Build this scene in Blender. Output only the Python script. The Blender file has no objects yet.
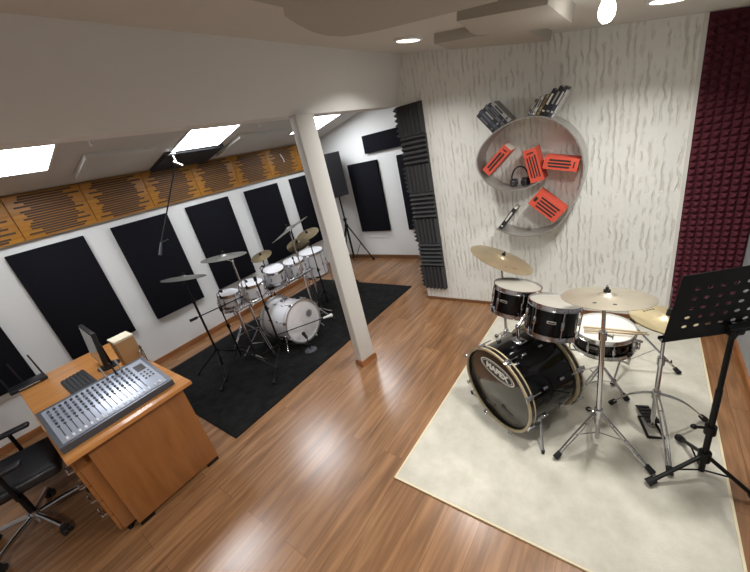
import bpy, bmesh, math, random
from mathutils import Vector as V, Matrix
random.seed(7)
sc = bpy.context.scene
COL = sc.collection
PI = math.pi

# ------------------------------------------------------------------ materials
def new_mat(name):
    m = bpy.data.materials.new(name); m.use_nodes = True
    return m, m.node_tree.nodes, m.node_tree.links, m.node_tree.nodes['Principled BSDF']

def srgb(r, g, b):
    f = lambda c: (c/255/12.92) if c/255 <= .04045 else ((c/255+.055)/1.055)**2.4
    return (f(r), f(g), f(b), 1)

def plain(name, rgb, rough=.5, metal=0, coat=0, spec=.5, noise=0, nscale=30, bump=0, bscale=80):
    m, N, L, P = new_mat(name)
    c = srgb(*rgb)
    P.inputs['Base Color'].default_value = c
    P.inputs['Roughness'].default_value = rough
    P.inputs['Metallic'].default_value = metal
    P.inputs['Coat Weight'].default_value = coat
    P.inputs['Specular IOR Level'].default_value = spec
    tc = N.new('ShaderNodeTexCoord')
    n = N.new('ShaderNodeTexNoise'); n.inputs['Scale'].default_value = nscale; n.inputs['Detail'].default_value = 4
    L.new(tc.outputs['Object'], n.inputs['Vector'])
    mx = N.new('ShaderNodeMix'); mx.data_type = 'RGBA'
    k = 1-noise
    mx.inputs['A'].default_value = (c[0]*k, c[1]*k, c[2]*k, 1); mx.inputs['B'].default_value = c
    L.new(n.outputs['Fac'], mx.inputs['Factor']); L.new(mx.outputs['Result'], P.inputs['Base Color'])
    if bump:
        n2 = N.new('ShaderNodeTexNoise'); n2.inputs['Scale'].default_value = bscale; n2.inputs['Detail'].default_value = 5
        L.new(tc.outputs['Object'], n2.inputs['Vector'])
        b = N.new('ShaderNodeBump'); b.inputs['Strength'].default_value = bump; b.inputs['Distance'].default_value = .01
        L.new(n2.outputs['Fac'], b.inputs['Height']); L.new(b.outputs['Normal'], P.inputs['Normal'])
    return m

def emis(name, rgb, s):
    m, N, L, P = new_mat(name)
    P.inputs['Base Color'].default_value = srgb(*rgb)
    P.inputs['Emission Color'].default_value = srgb(*rgb)
    P.inputs['Emission Strength'].default_value = s
    return m

def wood(name, c1, c2, axis='Y', rough=.4, scale=1.0, coat=0, stretch=14):
    m, N, L, P = new_mat(name)
    tc = N.new('ShaderNodeTexCoord'); mp = N.new('ShaderNodeMapping')
    s = [stretch]*3; s['XYZ'.index(axis)] = 1.0
    mp.inputs['Scale'].default_value = [x*scale for x in s]
    L.new(tc.outputs['Object'], mp.inputs['Vector'])
    n = N.new('ShaderNodeTexNoise'); n.inputs['Scale'].default_value = 2.2; n.inputs['Detail'].default_value = 6; n.inputs['Distortion'].default_value = .6
    L.new(mp.outputs['Vector'], n.inputs['Vector'])
    r = N.new('ShaderNodeValToRGB')
    r.color_ramp.elements[0].position = .3; r.color_ramp.elements[0].color = srgb(*c1)
    r.color_ramp.elements[1].position = .7; r.color_ramp.elements[1].color = srgb(*c2)
    L.new(n.outputs['Fac'], r.inputs['Fac']); L.new(r.outputs['Color'], P.inputs['Base Color'])
    P.inputs['Roughness'].default_value = rough; P.inputs['Coat Weight'].default_value = coat
    return m

def floor_mat():
    m, N, L, P = new_mat('laminate_floor')
    tc = N.new('ShaderNodeTexCoord')
    mp = N.new('ShaderNodeMapping'); mp.inputs['Rotation'].default_value = (0, 0, PI/2)
    L.new(tc.outputs['Object'], mp.inputs['Vector'])
    br = N.new('ShaderNodeTexBrick'); br.offset = .37
    br.inputs['Scale'].default_value = 1; br.inputs['Brick Width'].default_value = 1.25; br.inputs['Row Height'].default_value = .19
    br.inputs['Mortar Size'].default_value = .0011; br.inputs['Mortar Smooth'].default_value = .1
    br.inputs['Color1'].default_value = (0, 0, 0, 1); br.inputs['Color2'].default_value = (1, 1, 1, 1); br.inputs['Mortar'].default_value = (.5, .5, .5, 1)
    L.new(mp.outputs['Vector'], br.inputs['Vector'])
    mp2 = N.new('ShaderNodeMapping'); mp2.inputs['Scale'].default_value = (16, 1.3, 1)
    L.new(tc.outputs['Object'], mp2.inputs['Vector'])
    add = N.new('ShaderNodeVectorMath'); add.operation = 'ADD'
    sc3 = N.new('ShaderNodeVectorMath'); sc3.operation = 'SCALE'; sc3.inputs['Scale'].default_value = 7.0
    L.new(br.outputs['Color'], sc3.inputs[0]); L.new(sc3.outputs['Vector'], add.inputs[1]); L.new(mp2.outputs['Vector'], add.inputs[0])
    n = N.new('ShaderNodeTexNoise'); n.inputs['Scale'].default_value = 1.5; n.inputs['Detail'].default_value = 7; n.inputs['Distortion'].default_value = .8
    L.new(add.outputs['Vector'], n.inputs['Vector'])
    r = N.new('ShaderNodeValToRGB')
    e = r.color_ramp.elements
    e[0].position = .25; e[0].color = srgb(108, 76, 49)
    e[1].position = .78; e[1].color = srgb(168, 127, 90)
    x = e.new(.5); x.color = srgb(140, 101, 68)
    L.new(n.outputs['Fac'], r.inputs['Fac'])
    hs = N.new('ShaderNodeHueSaturation')
    vr = N.new('ShaderNodeMapRange'); vr.inputs['To Min'].default_value = .86; vr.inputs['To Max'].default_value = 1.1
    L.new(br.outputs['Color'], vr.inputs['Value']); L.new(vr.outputs['Result'], hs.inputs['Value'])
    L.new(r.outputs['Color'], hs.inputs['Color'])
    mx = N.new('ShaderNodeMix'); mx.data_type = 'RGBA'; mx.inputs['B'].default_value = srgb(104, 66, 40)
    L.new(br.outputs['Fac'], mx.inputs['Factor']); L.new(hs.outputs['Color'], mx.inputs['A'])
    L.new(mx.outputs['Result'], P.inputs['Base Color'])
    P.inputs['Roughness'].default_value = .27; P.inputs['Specular IOR Level'].default_value = .75
    b = N.new('ShaderNodeBump'); b.inputs['Strength'].default_value = .08; b.inputs['Distance'].default_value = .002
    L.new(n.outputs['Fac'], b.inputs['Height']); L.new(b.outputs['Normal'], P.inputs['Normal'])
    return m

def wallpaper_mat():
    m, N, L, P = new_mat('wavy_wallpaper')
    tc = N.new('ShaderNodeTexCoord')
    mp = N.new('ShaderNodeMapping'); mp.inputs['Scale'].default_value = (1, 1, .6)
    L.new(tc.outputs['Object'], mp.inputs['Vector'])
    w = N.new('ShaderNodeTexWave'); w.wave_type = 'BANDS'; w.bands_direction = 'X'
    w.inputs['Scale'].default_value = 6.6; w.inputs['Distortion'].default_value = 3.4; w.inputs['Detail'].default_value = 1.5
    w.inputs['Detail Scale'].default_value = 2.8; w.inputs['Detail Roughness'].default_value = .5
    L.new(mp.outputs['Vector'], w.inputs['Vector'])
    mp2 = N.new('ShaderNodeMapping'); mp2.inputs['Scale'].default_value = (17, 1, 8)
    L.new(tc.outputs['Object'], mp2.inputs['Vector'])
    n = N.new('ShaderNodeTexNoise'); n.inputs['Scale'].default_value = 1; n.inputs['Detail'].default_value = 2
    L.new(mp2.outputs['Vector'], n.inputs['Vector'])
    rr = N.new('ShaderNodeValToRGB'); rr.color_ramp.elements[0].position = .38; rr.color_ramp.elements[1].position = .58
    L.new(n.outputs['Fac'], rr.inputs['Fac'])
    r = N.new('ShaderNodeValToRGB'); r.color_ramp.elements[0].position = .0; r.color_ramp.elements[1].position = .42
    L.new(w.outputs['Color'], r.inputs['Fac'])
    mul = N.new('ShaderNodeMath'); mul.operation = 'MAXIMUM'
    L.new(r.outputs['Color'], mul.inputs[0]); L.new(rr.outputs['Color'], mul.inputs[1])
    g = N.new('ShaderNodeTexNoise'); g.inputs['Scale'].default_value = 90; g.inputs['Detail'].default_value = 3
    L.new(tc.outputs['Object'], g.inputs['Vector'])
    ad = N.new('ShaderNodeMath'); ad.operation = 'MULTIPLY_ADD'; ad.inputs[1].default_value = .35
    L.new(g.outputs['Fac'], ad.inputs[0]); L.new(mul.outputs[0], ad.inputs[2])
    mx = N.new('ShaderNodeMix'); mx.data_type = 'RGBA'
    mx.inputs['A'].default_value = srgb(207, 205, 196); mx.inputs['B'].default_value = srgb(228, 228, 222)
    L.new(mul.outputs[0], mx.inputs['Factor'])
    L.new(mx.outputs['Result'], P.inputs['Base Color'])
    b = N.new('ShaderNodeBump'); b.inputs['Strength'].default_value = .6; b.inputs['Distance'].default_value = .012
    L.new(ad.outputs[0], b.inputs['Height']); L.new(b.outputs['Normal'], P.inputs['Normal'])
    P.inputs['Roughness'].default_value = .75
    return m

def rug_mat(name, c1, c2, scale, bump):
    m, N, L, P = new_mat(name)
    tc = N.new('ShaderNodeTexCoord')
    n = N.new('ShaderNodeTexNoise'); n.inputs['Scale'].default_value = scale; n.inputs['Detail'].default_value = 8; n.inputs['Roughness'].default_value = .7
    n2 = N.new('ShaderNodeTexNoise'); n2.inputs['Scale'].default_value = 320; n2.inputs['Detail'].default_value = 3
    for q in (n, n2): L.new(tc.outputs['Object'], q.inputs['Vector'])
    r = N.new('ShaderNodeValToRGB')
    r.color_ramp.elements[0].position = .3; r.color_ramp.elements[0].color = srgb(*c1)
    r.color_ramp.elements[1].position = .65; r.color_ramp.elements[1].color = srgb(*c2)
    L.new(n.outputs['Fac'], r.inputs['Fac']); L.new(r.outputs['Color'], P.inputs['Base Color'])
    P.inputs['Roughness'].default_value = .95; P.inputs['Specular IOR Level'].default_value = .1
    b = N.new('ShaderNodeBump'); b.inputs['Strength'].default_value = bump; b.inputs['Distance'].default_value = .01
    L.new(n2.outputs['Fac'], b.inputs['Height']); L.new(b.outputs['Normal'], P.inputs['Normal'])
    return m

def cymbal_mat(name, rgb, rough=.36):
    m, N, L, P = new_mat(name)
    tc = N.new('ShaderNodeTexCoord')
    w = N.new('ShaderNodeTexWave'); w.wave_type = 'RINGS'; w.rings_direction = 'Z'
    w.inputs['Scale'].default_value = 55; w.inputs['Distortion'].default_value = .4
    L.new(tc.outputs['Object'], w.inputs['Vector'])
    n = N.new('ShaderNodeTexNoise'); n.inputs['Scale'].default_value = 9
    L.new(tc.outputs['Object'], n.inputs['Vector'])
    c = srgb(*rgb)
    mx = N.new('ShaderNodeMix'); mx.data_type = 'RGBA'
    mx.inputs['A'].default_value = (c[0]*.72, c[1]*.70, c[2]*.66, 1); mx.inputs['B'].default_value = c
    L.new(n.outputs['Fac'], mx.inputs['Factor']); L.new(mx.outputs['Result'], P.inputs['Base Color'])
    b = N.new('ShaderNodeBump'); b.inputs['Strength'].default_value = .12; b.inputs['Distance'].default_value = .001
    L.new(w.outputs['Color'], b.inputs['Height']); L.new(b.outputs['Normal'], P.inputs['Normal'])
    P.inputs['Metallic'].default_value = .7; P.inputs['Roughness'].default_value = rough
    return m

M = dict(
    wall=plain('white_wall_paint', (226, 226, 224), .85, noise=.03, nscale=4, bump=.05, bscale=60),
    ceil=plain('ceiling_paint', (206, 203, 196), .9, noise=.03, nscale=4),
    paper=wallpaper_mat(), floor=floor_mat(),
    grey_wall=plain('grey_wall_paint', (150, 153, 156), .8, noise=.05, nscale=5),
    base_wood=wood('baseboard_wood', (122, 76, 42), (168, 112, 68), 'Y', .35, 1.5),
    base_dark=wood('dark_baseboard_wood', (96, 64, 40), (128, 88, 56), 'X', .4, 1.5),
    post=plain('post_paint', (212, 211, 206), .7, noise=.03, nscale=6),
    black_foam=plain('charcoal_foam', (74, 74, 76), .95, spec=.15, noise=.3, nscale=60, bump=.4, bscale=220),
    maroon=plain('maroon_foam', (98, 46, 57), .9, spec=.2, noise=.3, nscale=30, bump=.3, bscale=220),
    black_fabric=plain('black_fabric', (24, 24, 30), .95, spec=.12, noise=.3, nscale=120, bump=.3, bscale=300),
    cloud=plain('cloud_panel_fabric', (176, 170, 160), .9, noise=.05, nscale=40, bump=.2, bscale=200),
    white_panel=plain('white_panel_fabric', (206, 205, 200), .9, noise=.04, nscale=40, bump=.2, bscale=200),
    ply=wood('golden_plywood', (142, 92, 26), (178, 122, 42), 'Y', .45, 1.0),
    slot=plain('slot_shadow_brown', (74, 54, 36), .7, noise=.2),
    led=emis('led_diffuser', (246, 250, 255), 23),
    down=emis('downlight_lens', (255, 250, 240), 7),
    alu=plain('white_aluminium', (225, 225, 225), .4, .1),
    steel=plain('brushed_steel', (188, 186, 182), .3, .75, noise=.1, nscale=20),
    chrome=plain('chrome', (205, 206, 210), .16, 1, noise=.08, nscale=12),
    black_metal=plain('black_powder_coat', (10, 10, 11), .45, 0, spec=.3, noise=.2),
    rubber=plain('black_rubber', (20, 18, 18), .7, noise=.2),
    black_wrap=plain('black_drum_lacquer', (7, 7, 9), .1, 0, 0, spec=.35, noise=.2),
    white_wrap=plain('white_drum_lacquer', (226, 226, 230), .18, 0, .8, noise=.03),
    tom_head=plain('grey_tom_head', (150, 146, 136), .5, noise=.12, nscale=14),  # tom heads in a greyer tone than the snare's coated head
    coated=plain('coated_drum_head', (222, 217, 204), .6, noise=.08, nscale=14),
    clear_head=plain('clear_white_head', (232, 232, 235), .35, 0, .4, noise=.05, nscale=9),
    dark_head=plain('dark_drum_head', (40, 37, 32), .16, 0, .6, noise=.2, nscale=6),
    hoop_wood=plain('tan_hoop', (176, 160, 126), .35, 0, .5, noise=.15, nscale=20),
    hoop_black=plain('black_hoop', (22, 20, 20), .2, 0, .6, noise=.1),
    white_print=plain('white_print', (232, 232, 228), .5, noise=.02),
    dark_print=plain('dark_print', (34, 32, 30), .6, noise=.05),
    brass=cymbal_mat('bronze_cymbal', (182, 168, 138)),
    brass2=cymbal_mat('silver_bronze_cymbal', (186, 178, 160)),
    gold=cymbal_mat('golden_cymbal', (228, 212, 170)),
    dullbrass=cymbal_mat('dull_cymbal', (108, 108, 104), .45),
    darkbrass=cymbal_mat('aged_cymbal', (122, 108, 82), .45),
    felt=plain('black_felt', (22, 22, 22), .9, noise=.2),
    red=plain('red_book_cover', (204, 80, 60), .55, noise=.06),
    paper_edge=plain('paper_edge', (216, 208, 192), .8, noise=.1, nscale=200),
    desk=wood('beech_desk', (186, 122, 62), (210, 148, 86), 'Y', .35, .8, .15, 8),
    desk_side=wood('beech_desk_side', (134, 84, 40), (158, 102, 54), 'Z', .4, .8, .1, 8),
    mix_body=plain('mixer_dark_body', (84, 88, 96), .4, .3, noise=.1),
    mix_panel=plain('mixer_silver_panel', (186, 194, 210), .35, .35, noise=.08, nscale=40),
    knob=plain('grey_knob', (120, 126, 140), .45, noise=.1),
    cap=plain('white_fader_cap', (232, 234, 240), .4, noise=.03),
    plastic=plain('black_plastic', (26, 26, 30), .4, noise=.15),
    key=plain('grey_keycaps', (58, 60, 64), .55, noise=.15),
    screen=plain('dark_screen', (62, 60, 60), .15, 0, .3, noise=.1),
    card=plain('cardboard', (186, 146, 102), .8, noise=.12, nscale=30),
    cardtop=plain('pale_box_lid', (232, 222, 196), .7, noise=.05),
    cable=plain('grey_cable', (180, 178, 172), .5, noise=.1),
    leather=plain('black_leatherette', (26, 26, 30), .38, 0, .1, noise=.2, bump=.2, bscale=120),
    rug_black=rug_mat('black_rug_pile', (22, 22, 23), (40, 40, 40), 9, .8),
    rug_cream=rug_mat('cream_rug_pile', (198, 194, 178), (218, 214, 200), 7, .5),
    rug_edge=plain('cream_rug_binding', (226, 214, 182), .8, noise=.08),
    stick=plain('hickory', (178, 158, 124), .5, noise=.15),
)
for nm, rgb in dict(bk_black=(34, 34, 36), bk_grey=(92, 92, 98), bk_white=(216, 214, 208), bk_slate=(60, 66, 82), bk_tan=(176, 150, 92), bk_silver=(150, 150, 150)).items():
    M[nm] = plain(nm.replace('bk_', 'book_cloth_'), rgb, .55, noise=.15, nscale=60)

# ------------------------------------------------------------------ mesh builder
def frame(axis):
    a = V(axis).normalized()
    h = V((0, 0, 1)) if abs(a.z) < .9 else V((1, 0, 0))
    u = h.cross(a).normalized(); v = a.cross(u)
    return u, v, a

class MB:
    def __init__(s): s.bm = bmesh.new(); s.mi = 0
    def face(s, vs):
        try:
            f = s.bm.faces.new(vs); f.material_index = s.mi; return f
        except ValueError: return None
    def box(s, c, size, ax=None, bev=0, seg=2):
        ax = ax or (V((1, 0, 0)), V((0, 1, 0)), V((0, 0, 1)))
        c = V(c); h = [x/2 for x in size]
        vs = [s.bm.verts.new(c+ax[0]*h[0]*i+ax[1]*h[1]*j+ax[2]*h[2]*k) for i in (-1, 1) for j in (-1, 1) for k in (-1, 1)]
        fs = [s.face([vs[i] for i in q]) for q in ((0, 1, 3, 2), (4, 6, 7, 5), (0, 4, 5, 1), (2, 3, 7, 6), (0, 2, 6, 4), (1, 5, 7, 3))]
        if bev:
            es = list({e for f in fs for e in f.edges})
            r = bmesh.ops.bevel(s.bm, geom=es, offset=bev, segments=seg, affect='EDGES', profile=.5)
            for f in r['faces']: f.material_index = s.mi
        return s
    def bb(s, lo, hi, bev=0):
        lo, hi = V(lo), V(hi)
        return s.box((lo+hi)/2, hi-lo, None, bev)
    def cyl(s, p0, p1, r0, r1=None, seg=14):
        p0, p1 = V(p0), V(p1); r1 = r0 if r1 is None else r1
        u, v, a = frame(p1-p0)
        A = []; B = []
        for i in range(seg):
            t = 2*PI*i/seg; d = u*math.cos(t)+v*math.sin(t)
            A.append(s.bm.verts.new(p0+d*r0)); B.append(s.bm.verts.new(p1+d*r1))
        for i in range(seg):
            j = (i+1) % seg; s.face([A[i], A[j], B[j], B[i]])
        s.face(A[::-1]); s.face(B)
        return s
    def tube(s, pts, r, seg=8):
        pts = [V(p) for p in pts]; n = len(pts); rings = []
        u = None
        for i, p in enumerate(pts):
            t = (pts[min(i+1, n-1)]-pts[max(i-1, 0)]).normalized()
            if u is None: u, v, _ = frame(t)
            else:
                u = (u-t*u.dot(t)).normalized()
            v = t.cross(u)
            rings.append([s.bm.verts.new(p+(u*math.cos(2*PI*k/seg)+v*math.sin(2*PI*k/seg))*r) for k in range(seg)])
        for a, b in zip(rings, rings[1:]):
            for k in range(seg): s.face([a[k], a[(k+1) % seg], b[(k+1) % seg], b[k]])
        s.face(rings[0][::-1]); s.face(rings[-1])
        return s
    def lathe(s, prof, o, axis=(0, 0, 1), seg=40, closed=False):
        o = V(o); u, v, a = frame(axis); rings = []
        for r, h in prof:
            if r < 1e-6: rings.append([s.bm.verts.new(o+a*h)])
            else: rings.append([s.bm.verts.new(o+a*h+(u*math.cos(2*PI*k/seg)+v*math.sin(2*PI*k/seg))*r) for k in range(seg)])
        pr = list(zip(rings, rings[1:]))
        if closed: pr.append((rings[-1], rings[0]))
        for A, B in pr:
            for k in range(seg):
                j = (k+1) % seg
                if len(A) == 1 and len(B) == 1: continue
                if len(A) == 1: s.face([A[0], B[j], B[k]])
                elif len(B) == 1: s.face([A[k], A[j], B[0]])
                else: s.face([A[k], A[j], B[j], B[k]])
        return s
    def prism(s, poly, dvec):
        A = [s.bm.verts.new(V(p)) for p in poly]; B = [s.bm.verts.new(V(p)+V(dvec)) for p in poly]
        n = len(A)
        for i in range(n): s.face([A[i], A[(i+1) % n], B[(i+1) % n], B[i]])
        s.face(A[::-1]); s.face(B)
        return s
    def ball(s, c, r, sz=(1, 1, 1)):
        b = bmesh.ops.create_uvsphere(s.bm, u_segments=16, v_segments=10, radius=1)
        for q in b['verts']: q.co = V(c)+V((q.co.x*r*sz[0], q.co.y*r*sz[1], q.co.z*r*sz[2]))
        for f in {f for q in b['verts'] for f in q.link_faces}: f.material_index = s.mi
        return s
    def text(s, body, size, o, u, v, n, depth=.001, bold=0):
        cu = bpy.data.curves.new('lettering', 'FONT'); cu.body = body; cu.size = size
        cu.align_x = 'CENTER'; cu.align_y = 'CENTER'; cu.extrude = depth; cu.offset = bold
        ob = bpy.data.objects.new('lettering', cu); COL.objects.link(ob)
        dg = bpy.context.evaluated_depsgraph_get()
        me = bpy.data.meshes.new_from_object(ob.evaluated_get(dg))
        o, u, v, n = V(o), V(u), V(v), V(n)
        vs = [s.bm.verts.new(o+u*q.co.x+v*q.co.y+n*q.co.z) for q in me.vertices]
        for p in me.polygons: s.face([vs[i] for i in p.vertices])
        bpy.data.objects.remove(ob); bpy.data.curves.remove(cu); bpy.data.meshes.remove(me)
        return s
    def build(s, name, mats, parent=None, loc=None, angle=35):
        me = bpy.data.meshes.new(name)
        o = bpy.data.objects.new(name, me); COL.objects.link(o)
        if parent:
            r = parent
            while r.parent: r = r.parent
            off = r.location.copy(); o.parent = parent
        else:
            off = V(loc) if loc is not None else V((0, 0, 0)); o.location = off
        bmesh.ops.recalc_face_normals(s.bm, faces=s.bm.faces)
        for q in s.bm.verts: q.co -= off
        s.bm.to_mesh(me); s.bm.free()
        for m in (mats if isinstance(mats, (list, tuple)) else [mats]): me.materials.append(m)
        for p in me.polygons: p.use_smooth = True
        me.set_sharp_from_angle(angle=math.radians(angle))
        return o

def tag(o, label, cat, group=None):
    o['label'] = label; o['category'] = cat
    if group: o['group'] = group
    return o
def thing(name, label, cat, loc, group=None):
    o = bpy.data.objects.new(name, None); COL.objects.link(o); o.location = V(loc); o.empty_display_size = .1
    return tag(o, label, cat, group)
def struct(o): o['kind'] = 'structure'; return o
def ring_profile(r0, r1, h0, h1): return [(r0, h0), (r1, h0), (r1, h1), (r0, h1)]

# ------------------------------------------------------------------ room
XL, XR, YN, YF, YW, XM = -4.86, .68, -2.2, 4.95, 3.55, -2.15
zl = lambda x: 2.84+.2*(x-XM)
zr = lambda x: 2.758-.19*(x+2.0)
struct(MB().bb((XL-.12, YN-.12, -.1), (XR+.12, YF+.12, 0)).build('floor', M['floor']))
W_left = struct(MB().prism([(XL-.12, YN-.12, -.1), (XL-.12, YF+.12, -.1), (XL-.12, YF+.12, 2.31), (XL-.12, YN-.12, 2.31)], (.12, 0, 0)).build('wall_left', M['wall']))
W_far = struct(MB().prism([(XL, YF, 0), (XM+.12, YF, 0), (XM+.12, YF, 2.84), (XM, YF, 2.84), (XL, YF, zl(XL))], (0, .12, 0)).build('wall_far', M['wall']))
struct(MB().bb((XM, YW+.12, 0), (XM+.12, YF, 2.82)).build('wall_recess', M['wall']))
W_feature = struct(MB().prism([(XM, YW, 0), (XR, YW, 0), (XR, YW, zr(XR)), (XM, YW, zr(XM))], (0, .12, 0)).build('wall_feature', M['paper']))
W_right = struct(MB().bb((XR, YN-.12, 0), (XR+.12, YW+.12, 2.3)).build('wall_right', M['grey_wall']))
struct(MB().prism([(XL, YN-.12, 0), (XR, YN-.12, 0), (XR, YN-.12, zr(XR)), (XM, YN-.12, 2.83), (XL, YN-.12, zl(XL))], (0, .12, 0)).build('wall_near', M['wall']))
struct(MB().prism([(XM-.13, YN, 2.33), (XM+.01, YN, 2.33), (-1.995, YN, 2.765), (-1.995, YN, 2.80), (XM-.13, YN, 2.80)], (0, YW-YN, 0)).build('wall_beam', M['wall']))
mb = MB()
mb.prism([(XL-.12, YN-.12, zl(XL-.12)), (XM, YN-.12, 2.84), (XM, YN-.12, 2.96), (XL-.12, YN-.12, zl(XL-.12)+.12)], (0, YF+.24-YN, 0))
mb.prism([(XM, YN-.12, zr(XM)), (XR+.12, YN-.12, zr(XR+.12)), (XR+.12, YN-.12, zr(XR+.12)+.12), (XM, YN-.12, 2.96)], (0, YF+.24-YN, 0))
W_ceiling = struct(mb.build('ceiling', M['ceil']))
struct(MB().bb((XL, YN, 0), (XL+.016, YF, .075)).build('baseboard_left', M['base_wood'], W_left))
struct(MB().bb((XL+.016, YF-.016, 0), (XM, YF, .07)).build('baseboard_far', M['base_dark'], W_far))
struct(MB().bb((XM-.014, YW-.014, 0), (XR, YW, .035)).build('baseboard_feature', M['base_dark'], W_feature))
struct(MB().bb((XR-.016, YN, 0), (XR, YW-.06, .07)).build('baseboard_right', M['base_wood'], W_right))
struct(MB().bb((.262, YW-.02, .04), (.284, YW, zr(.284)-.002)).build('trim_feature', M['post']))
# white support post, turned a little, with its wooden foot trim
ca, sa = math.cos(-.16), math.sin(-.16)
pax = (V((ca, sa, 0)), V((-sa, ca, 0)), V((0, 0, 1)))
pc = V((-2.13, 2.1, 1.165))
post = struct(MB().box(pc, (.085, .175, 2.33), pax, .004).build('trim_post', M['post']))
fr = MB()
for i, (o, sz) in enumerate((((0, -.0935), (.109, .012)), ((0, .0935), (.109, .012)), ((-.0485, 0), (.012, .175)), ((.0485, 0), (.012, .175)))):
    fr.box(V((pc.x, pc.y, .03))+pax[0]*o[0]+pax[1]*o[1], (sz[0], sz[1], .06), pax)
struct(fr.build('baseboard_post', M['base_wood']))

# ------------------------------------------------------------------ lights
def led_panel(y, label):
    x0, x1 = -4.24, -3.64
    u = V((1, 0, .2)).normalized(); n = V((.2, 0, -1)).normalized()
    c = V(((x0+x1)/2, y, zl((x0+x1)/2)))
    t = thing('ceiling_light', label, 'ceiling light', c, 'square panel lights on the sloping ceiling')
    f = MB()
    for s_ in (-1, 1):
        f.box(c+u*s_*.297+n*.008, (.016, .61, .016), (u, V((0, 1, 0)), n))
        f.box(c+V((0, s_*.297, 0))+n*.008, (.578, .016, .016), (u, V((0, 1, 0)), n))
    f.build('frame', M['alu'], t)
    MB().box(c+n*.006, (.578, .578, .008), (u, V((0, 1, 0)), n)).build('diffuser', M['led'], t)
led_panel(.63, 'square glowing panel light nearest the camera, above the desk')
led_panel(2.335, 'square glowing panel light above the white drum kit')
led_panel(4.12, 'square glowing panel light farthest away, behind the top of the white post')

def downlight(x, y, label):
    c = V((x, y, zr(x))); n = V((-.19, 0, -1)).normalized()
    t = thing('downlight', label, 'ceiling light', c, 'round ceiling downlights')
    MB().lathe([(.085, 0), (.105, 0), (.105, .012), (.085, .016)], c, n, 40, True).build('bezel', M['alu'], t)
    MB().lathe([(0, .0), (.084, .0), (.084, .010), (0, .012)], c, n, 40).build('lens', M['down'], t)
    ld = bpy.data.lights.new('downlight_lamp', 'AREA'); ld.shape = 'DISK'; ld.size = .15
    ld.energy = DOWN_E; ld.spread = math.radians(130); ld.color = (1, .98, .95)
    lo = bpy.data.objects.new('downlight_lamp', ld); COL.objects.link(lo)
    lo.location = c+n*.0145; lo.rotation_euler = n.to_track_quat('-Z', 'Y').to_euler()
DOWN_E = 13
downlight(-1.415, 2.65, 'round ceiling downlight near the corner of beam and wavy wallpaper')
downlight(.06, 2.72, 'round ceiling downlight at the top edge, right of the hanging bulb')
for x, y, e_ in ((-.35, .75, 8), (-.05, 1.7, 18), (-.6, -1.1, 22)):  # unseen lamps added to light the room, dressed with bezel and glowing lens
    c = V((x, y, zr(x))); n = V((-.19, 0, -1)).normalized()
    ld = bpy.data.lights.new('unseen_room_lamp', 'AREA'); ld.shape = 'DISK'; ld.size = .2; ld.energy = e_; ld.spread = math.radians(140); ld.color = (1, .98, .95)
    MB().lathe([(.105, 0), (.125, 0), (.125, .012), (.105, .016)], c, n, 40, True).build('unseen_lamp_bezel', M['alu'], W_ceiling)
    MB().lathe([(0, 0), (.104, 0), (.104, .010), (0, .012)], c, n, 40).build('unseen_lamp_lens', M['down'], W_ceiling)
    lo = bpy.data.objects.new('unseen_room_lamp', ld); COL.objects.link(lo); lo.location = c+n*.02; lo.rotation_euler = n.to_track_quat('-Z', 'Y').to_euler()
bx, by = -.165, 2.12
t = thing('bulb_light', 'small glowing bulb hanging from the ceiling above the black drum kit', 'lamp', (bx, by, zr(bx)))
MB().lathe([(0, 0), (.045, 0), (.045, -.012), (.024, -.02), (.024, -.055), (0, -.055)], (bx, by, zr(bx)+.004)).build('lamp_holder', M['alu'], t)
MB().lathe([(0, -.055), (.018, -.055), (.03, -.08), (.034, -.1), (.03, -.125), (.016, -.142), (0, -.146)], (bx, by, zr(bx)+.004)).build('bulb', M['down'], t)
ld = bpy.data.lights.new('bulb_lamp', 'POINT'); ld.energy = 2.5; ld.shadow_soft_size = .06; ld.color = (1, .98, .95)
lo = bpy.data.objects.new('bulb_lamp', ld); COL.objects.link(lo); lo.location = (bx, by, zr(bx)-.2)

# ------------------------------------------------------------------ ceiling acoustic panels
def cloud(poly, label, thick=.05, gap=.0, mat='cloud', zf=zr, sl=-.19, name='ceiling_panel', grp='acoustic panels on the ceiling'):
    n = V((-sl, 0, 1)).normalized()
    P = [V((x, y, zf(x)-gap)) for x, y in poly]
    c = sum(P, V((0, 0, 0)))/len(P)
    o = MB().prism([p-n*thick for p in P], n*thick).build(name, M[mat], None, c)
    return tag(o, label, 'acoustic panel', grp)
cloud([(-.45, .3), (-.95, .3), (-1.0, 1.05), (-1.09, 1.14), (-1.18, 1.3), (-1.26, 1.47), (-1.29, 1.61), (-1.26, 1.7), (-1.18, 1.72), (-1.06, 1.72), (-.74, 1.66), (-.45, 1.6)],
      'large grey ceiling panel with rounded corner, nearest the white beam', .08)
cloud([(-.71, 1.84), (-.75, 2.05), (-.79, 2.24), (-.80, 2.34), (-.74, 2.42), (-.53, 2.50), (-.40, 2.52), (-.33, 2.45), (-.33, 1.84)],
      'grey ceiling panel with one rounded corner, between two others', .08)
cloud([(-1.20, 2.63), (-.88, 2.57), (-.60, 2.62), (-.60, 3.36), (-.71, 3.36), (-1.27, 3.05)],
      'long pale grey ceiling panel against the wavy wallpaper wall', .06)
def lpanel(x0, x1, y0, y1, th, mat, label, name='ceiling_panel'):
    return cloud([(x0, y0), (x1, y0), (x1, y1), (x0, y1)], label, th, 0, mat, zl, .2, name)
lpanel(-4.56, -3.97, 1.16, 1.78, .045, 'white_panel', 'square off-white ceiling panel between the first and second panel lights')
lpanel(-4.62, -3.99, 2.80, 3.55, .045, 'white_panel', 'square off-white ceiling panel between the second and third panel lights')
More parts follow.
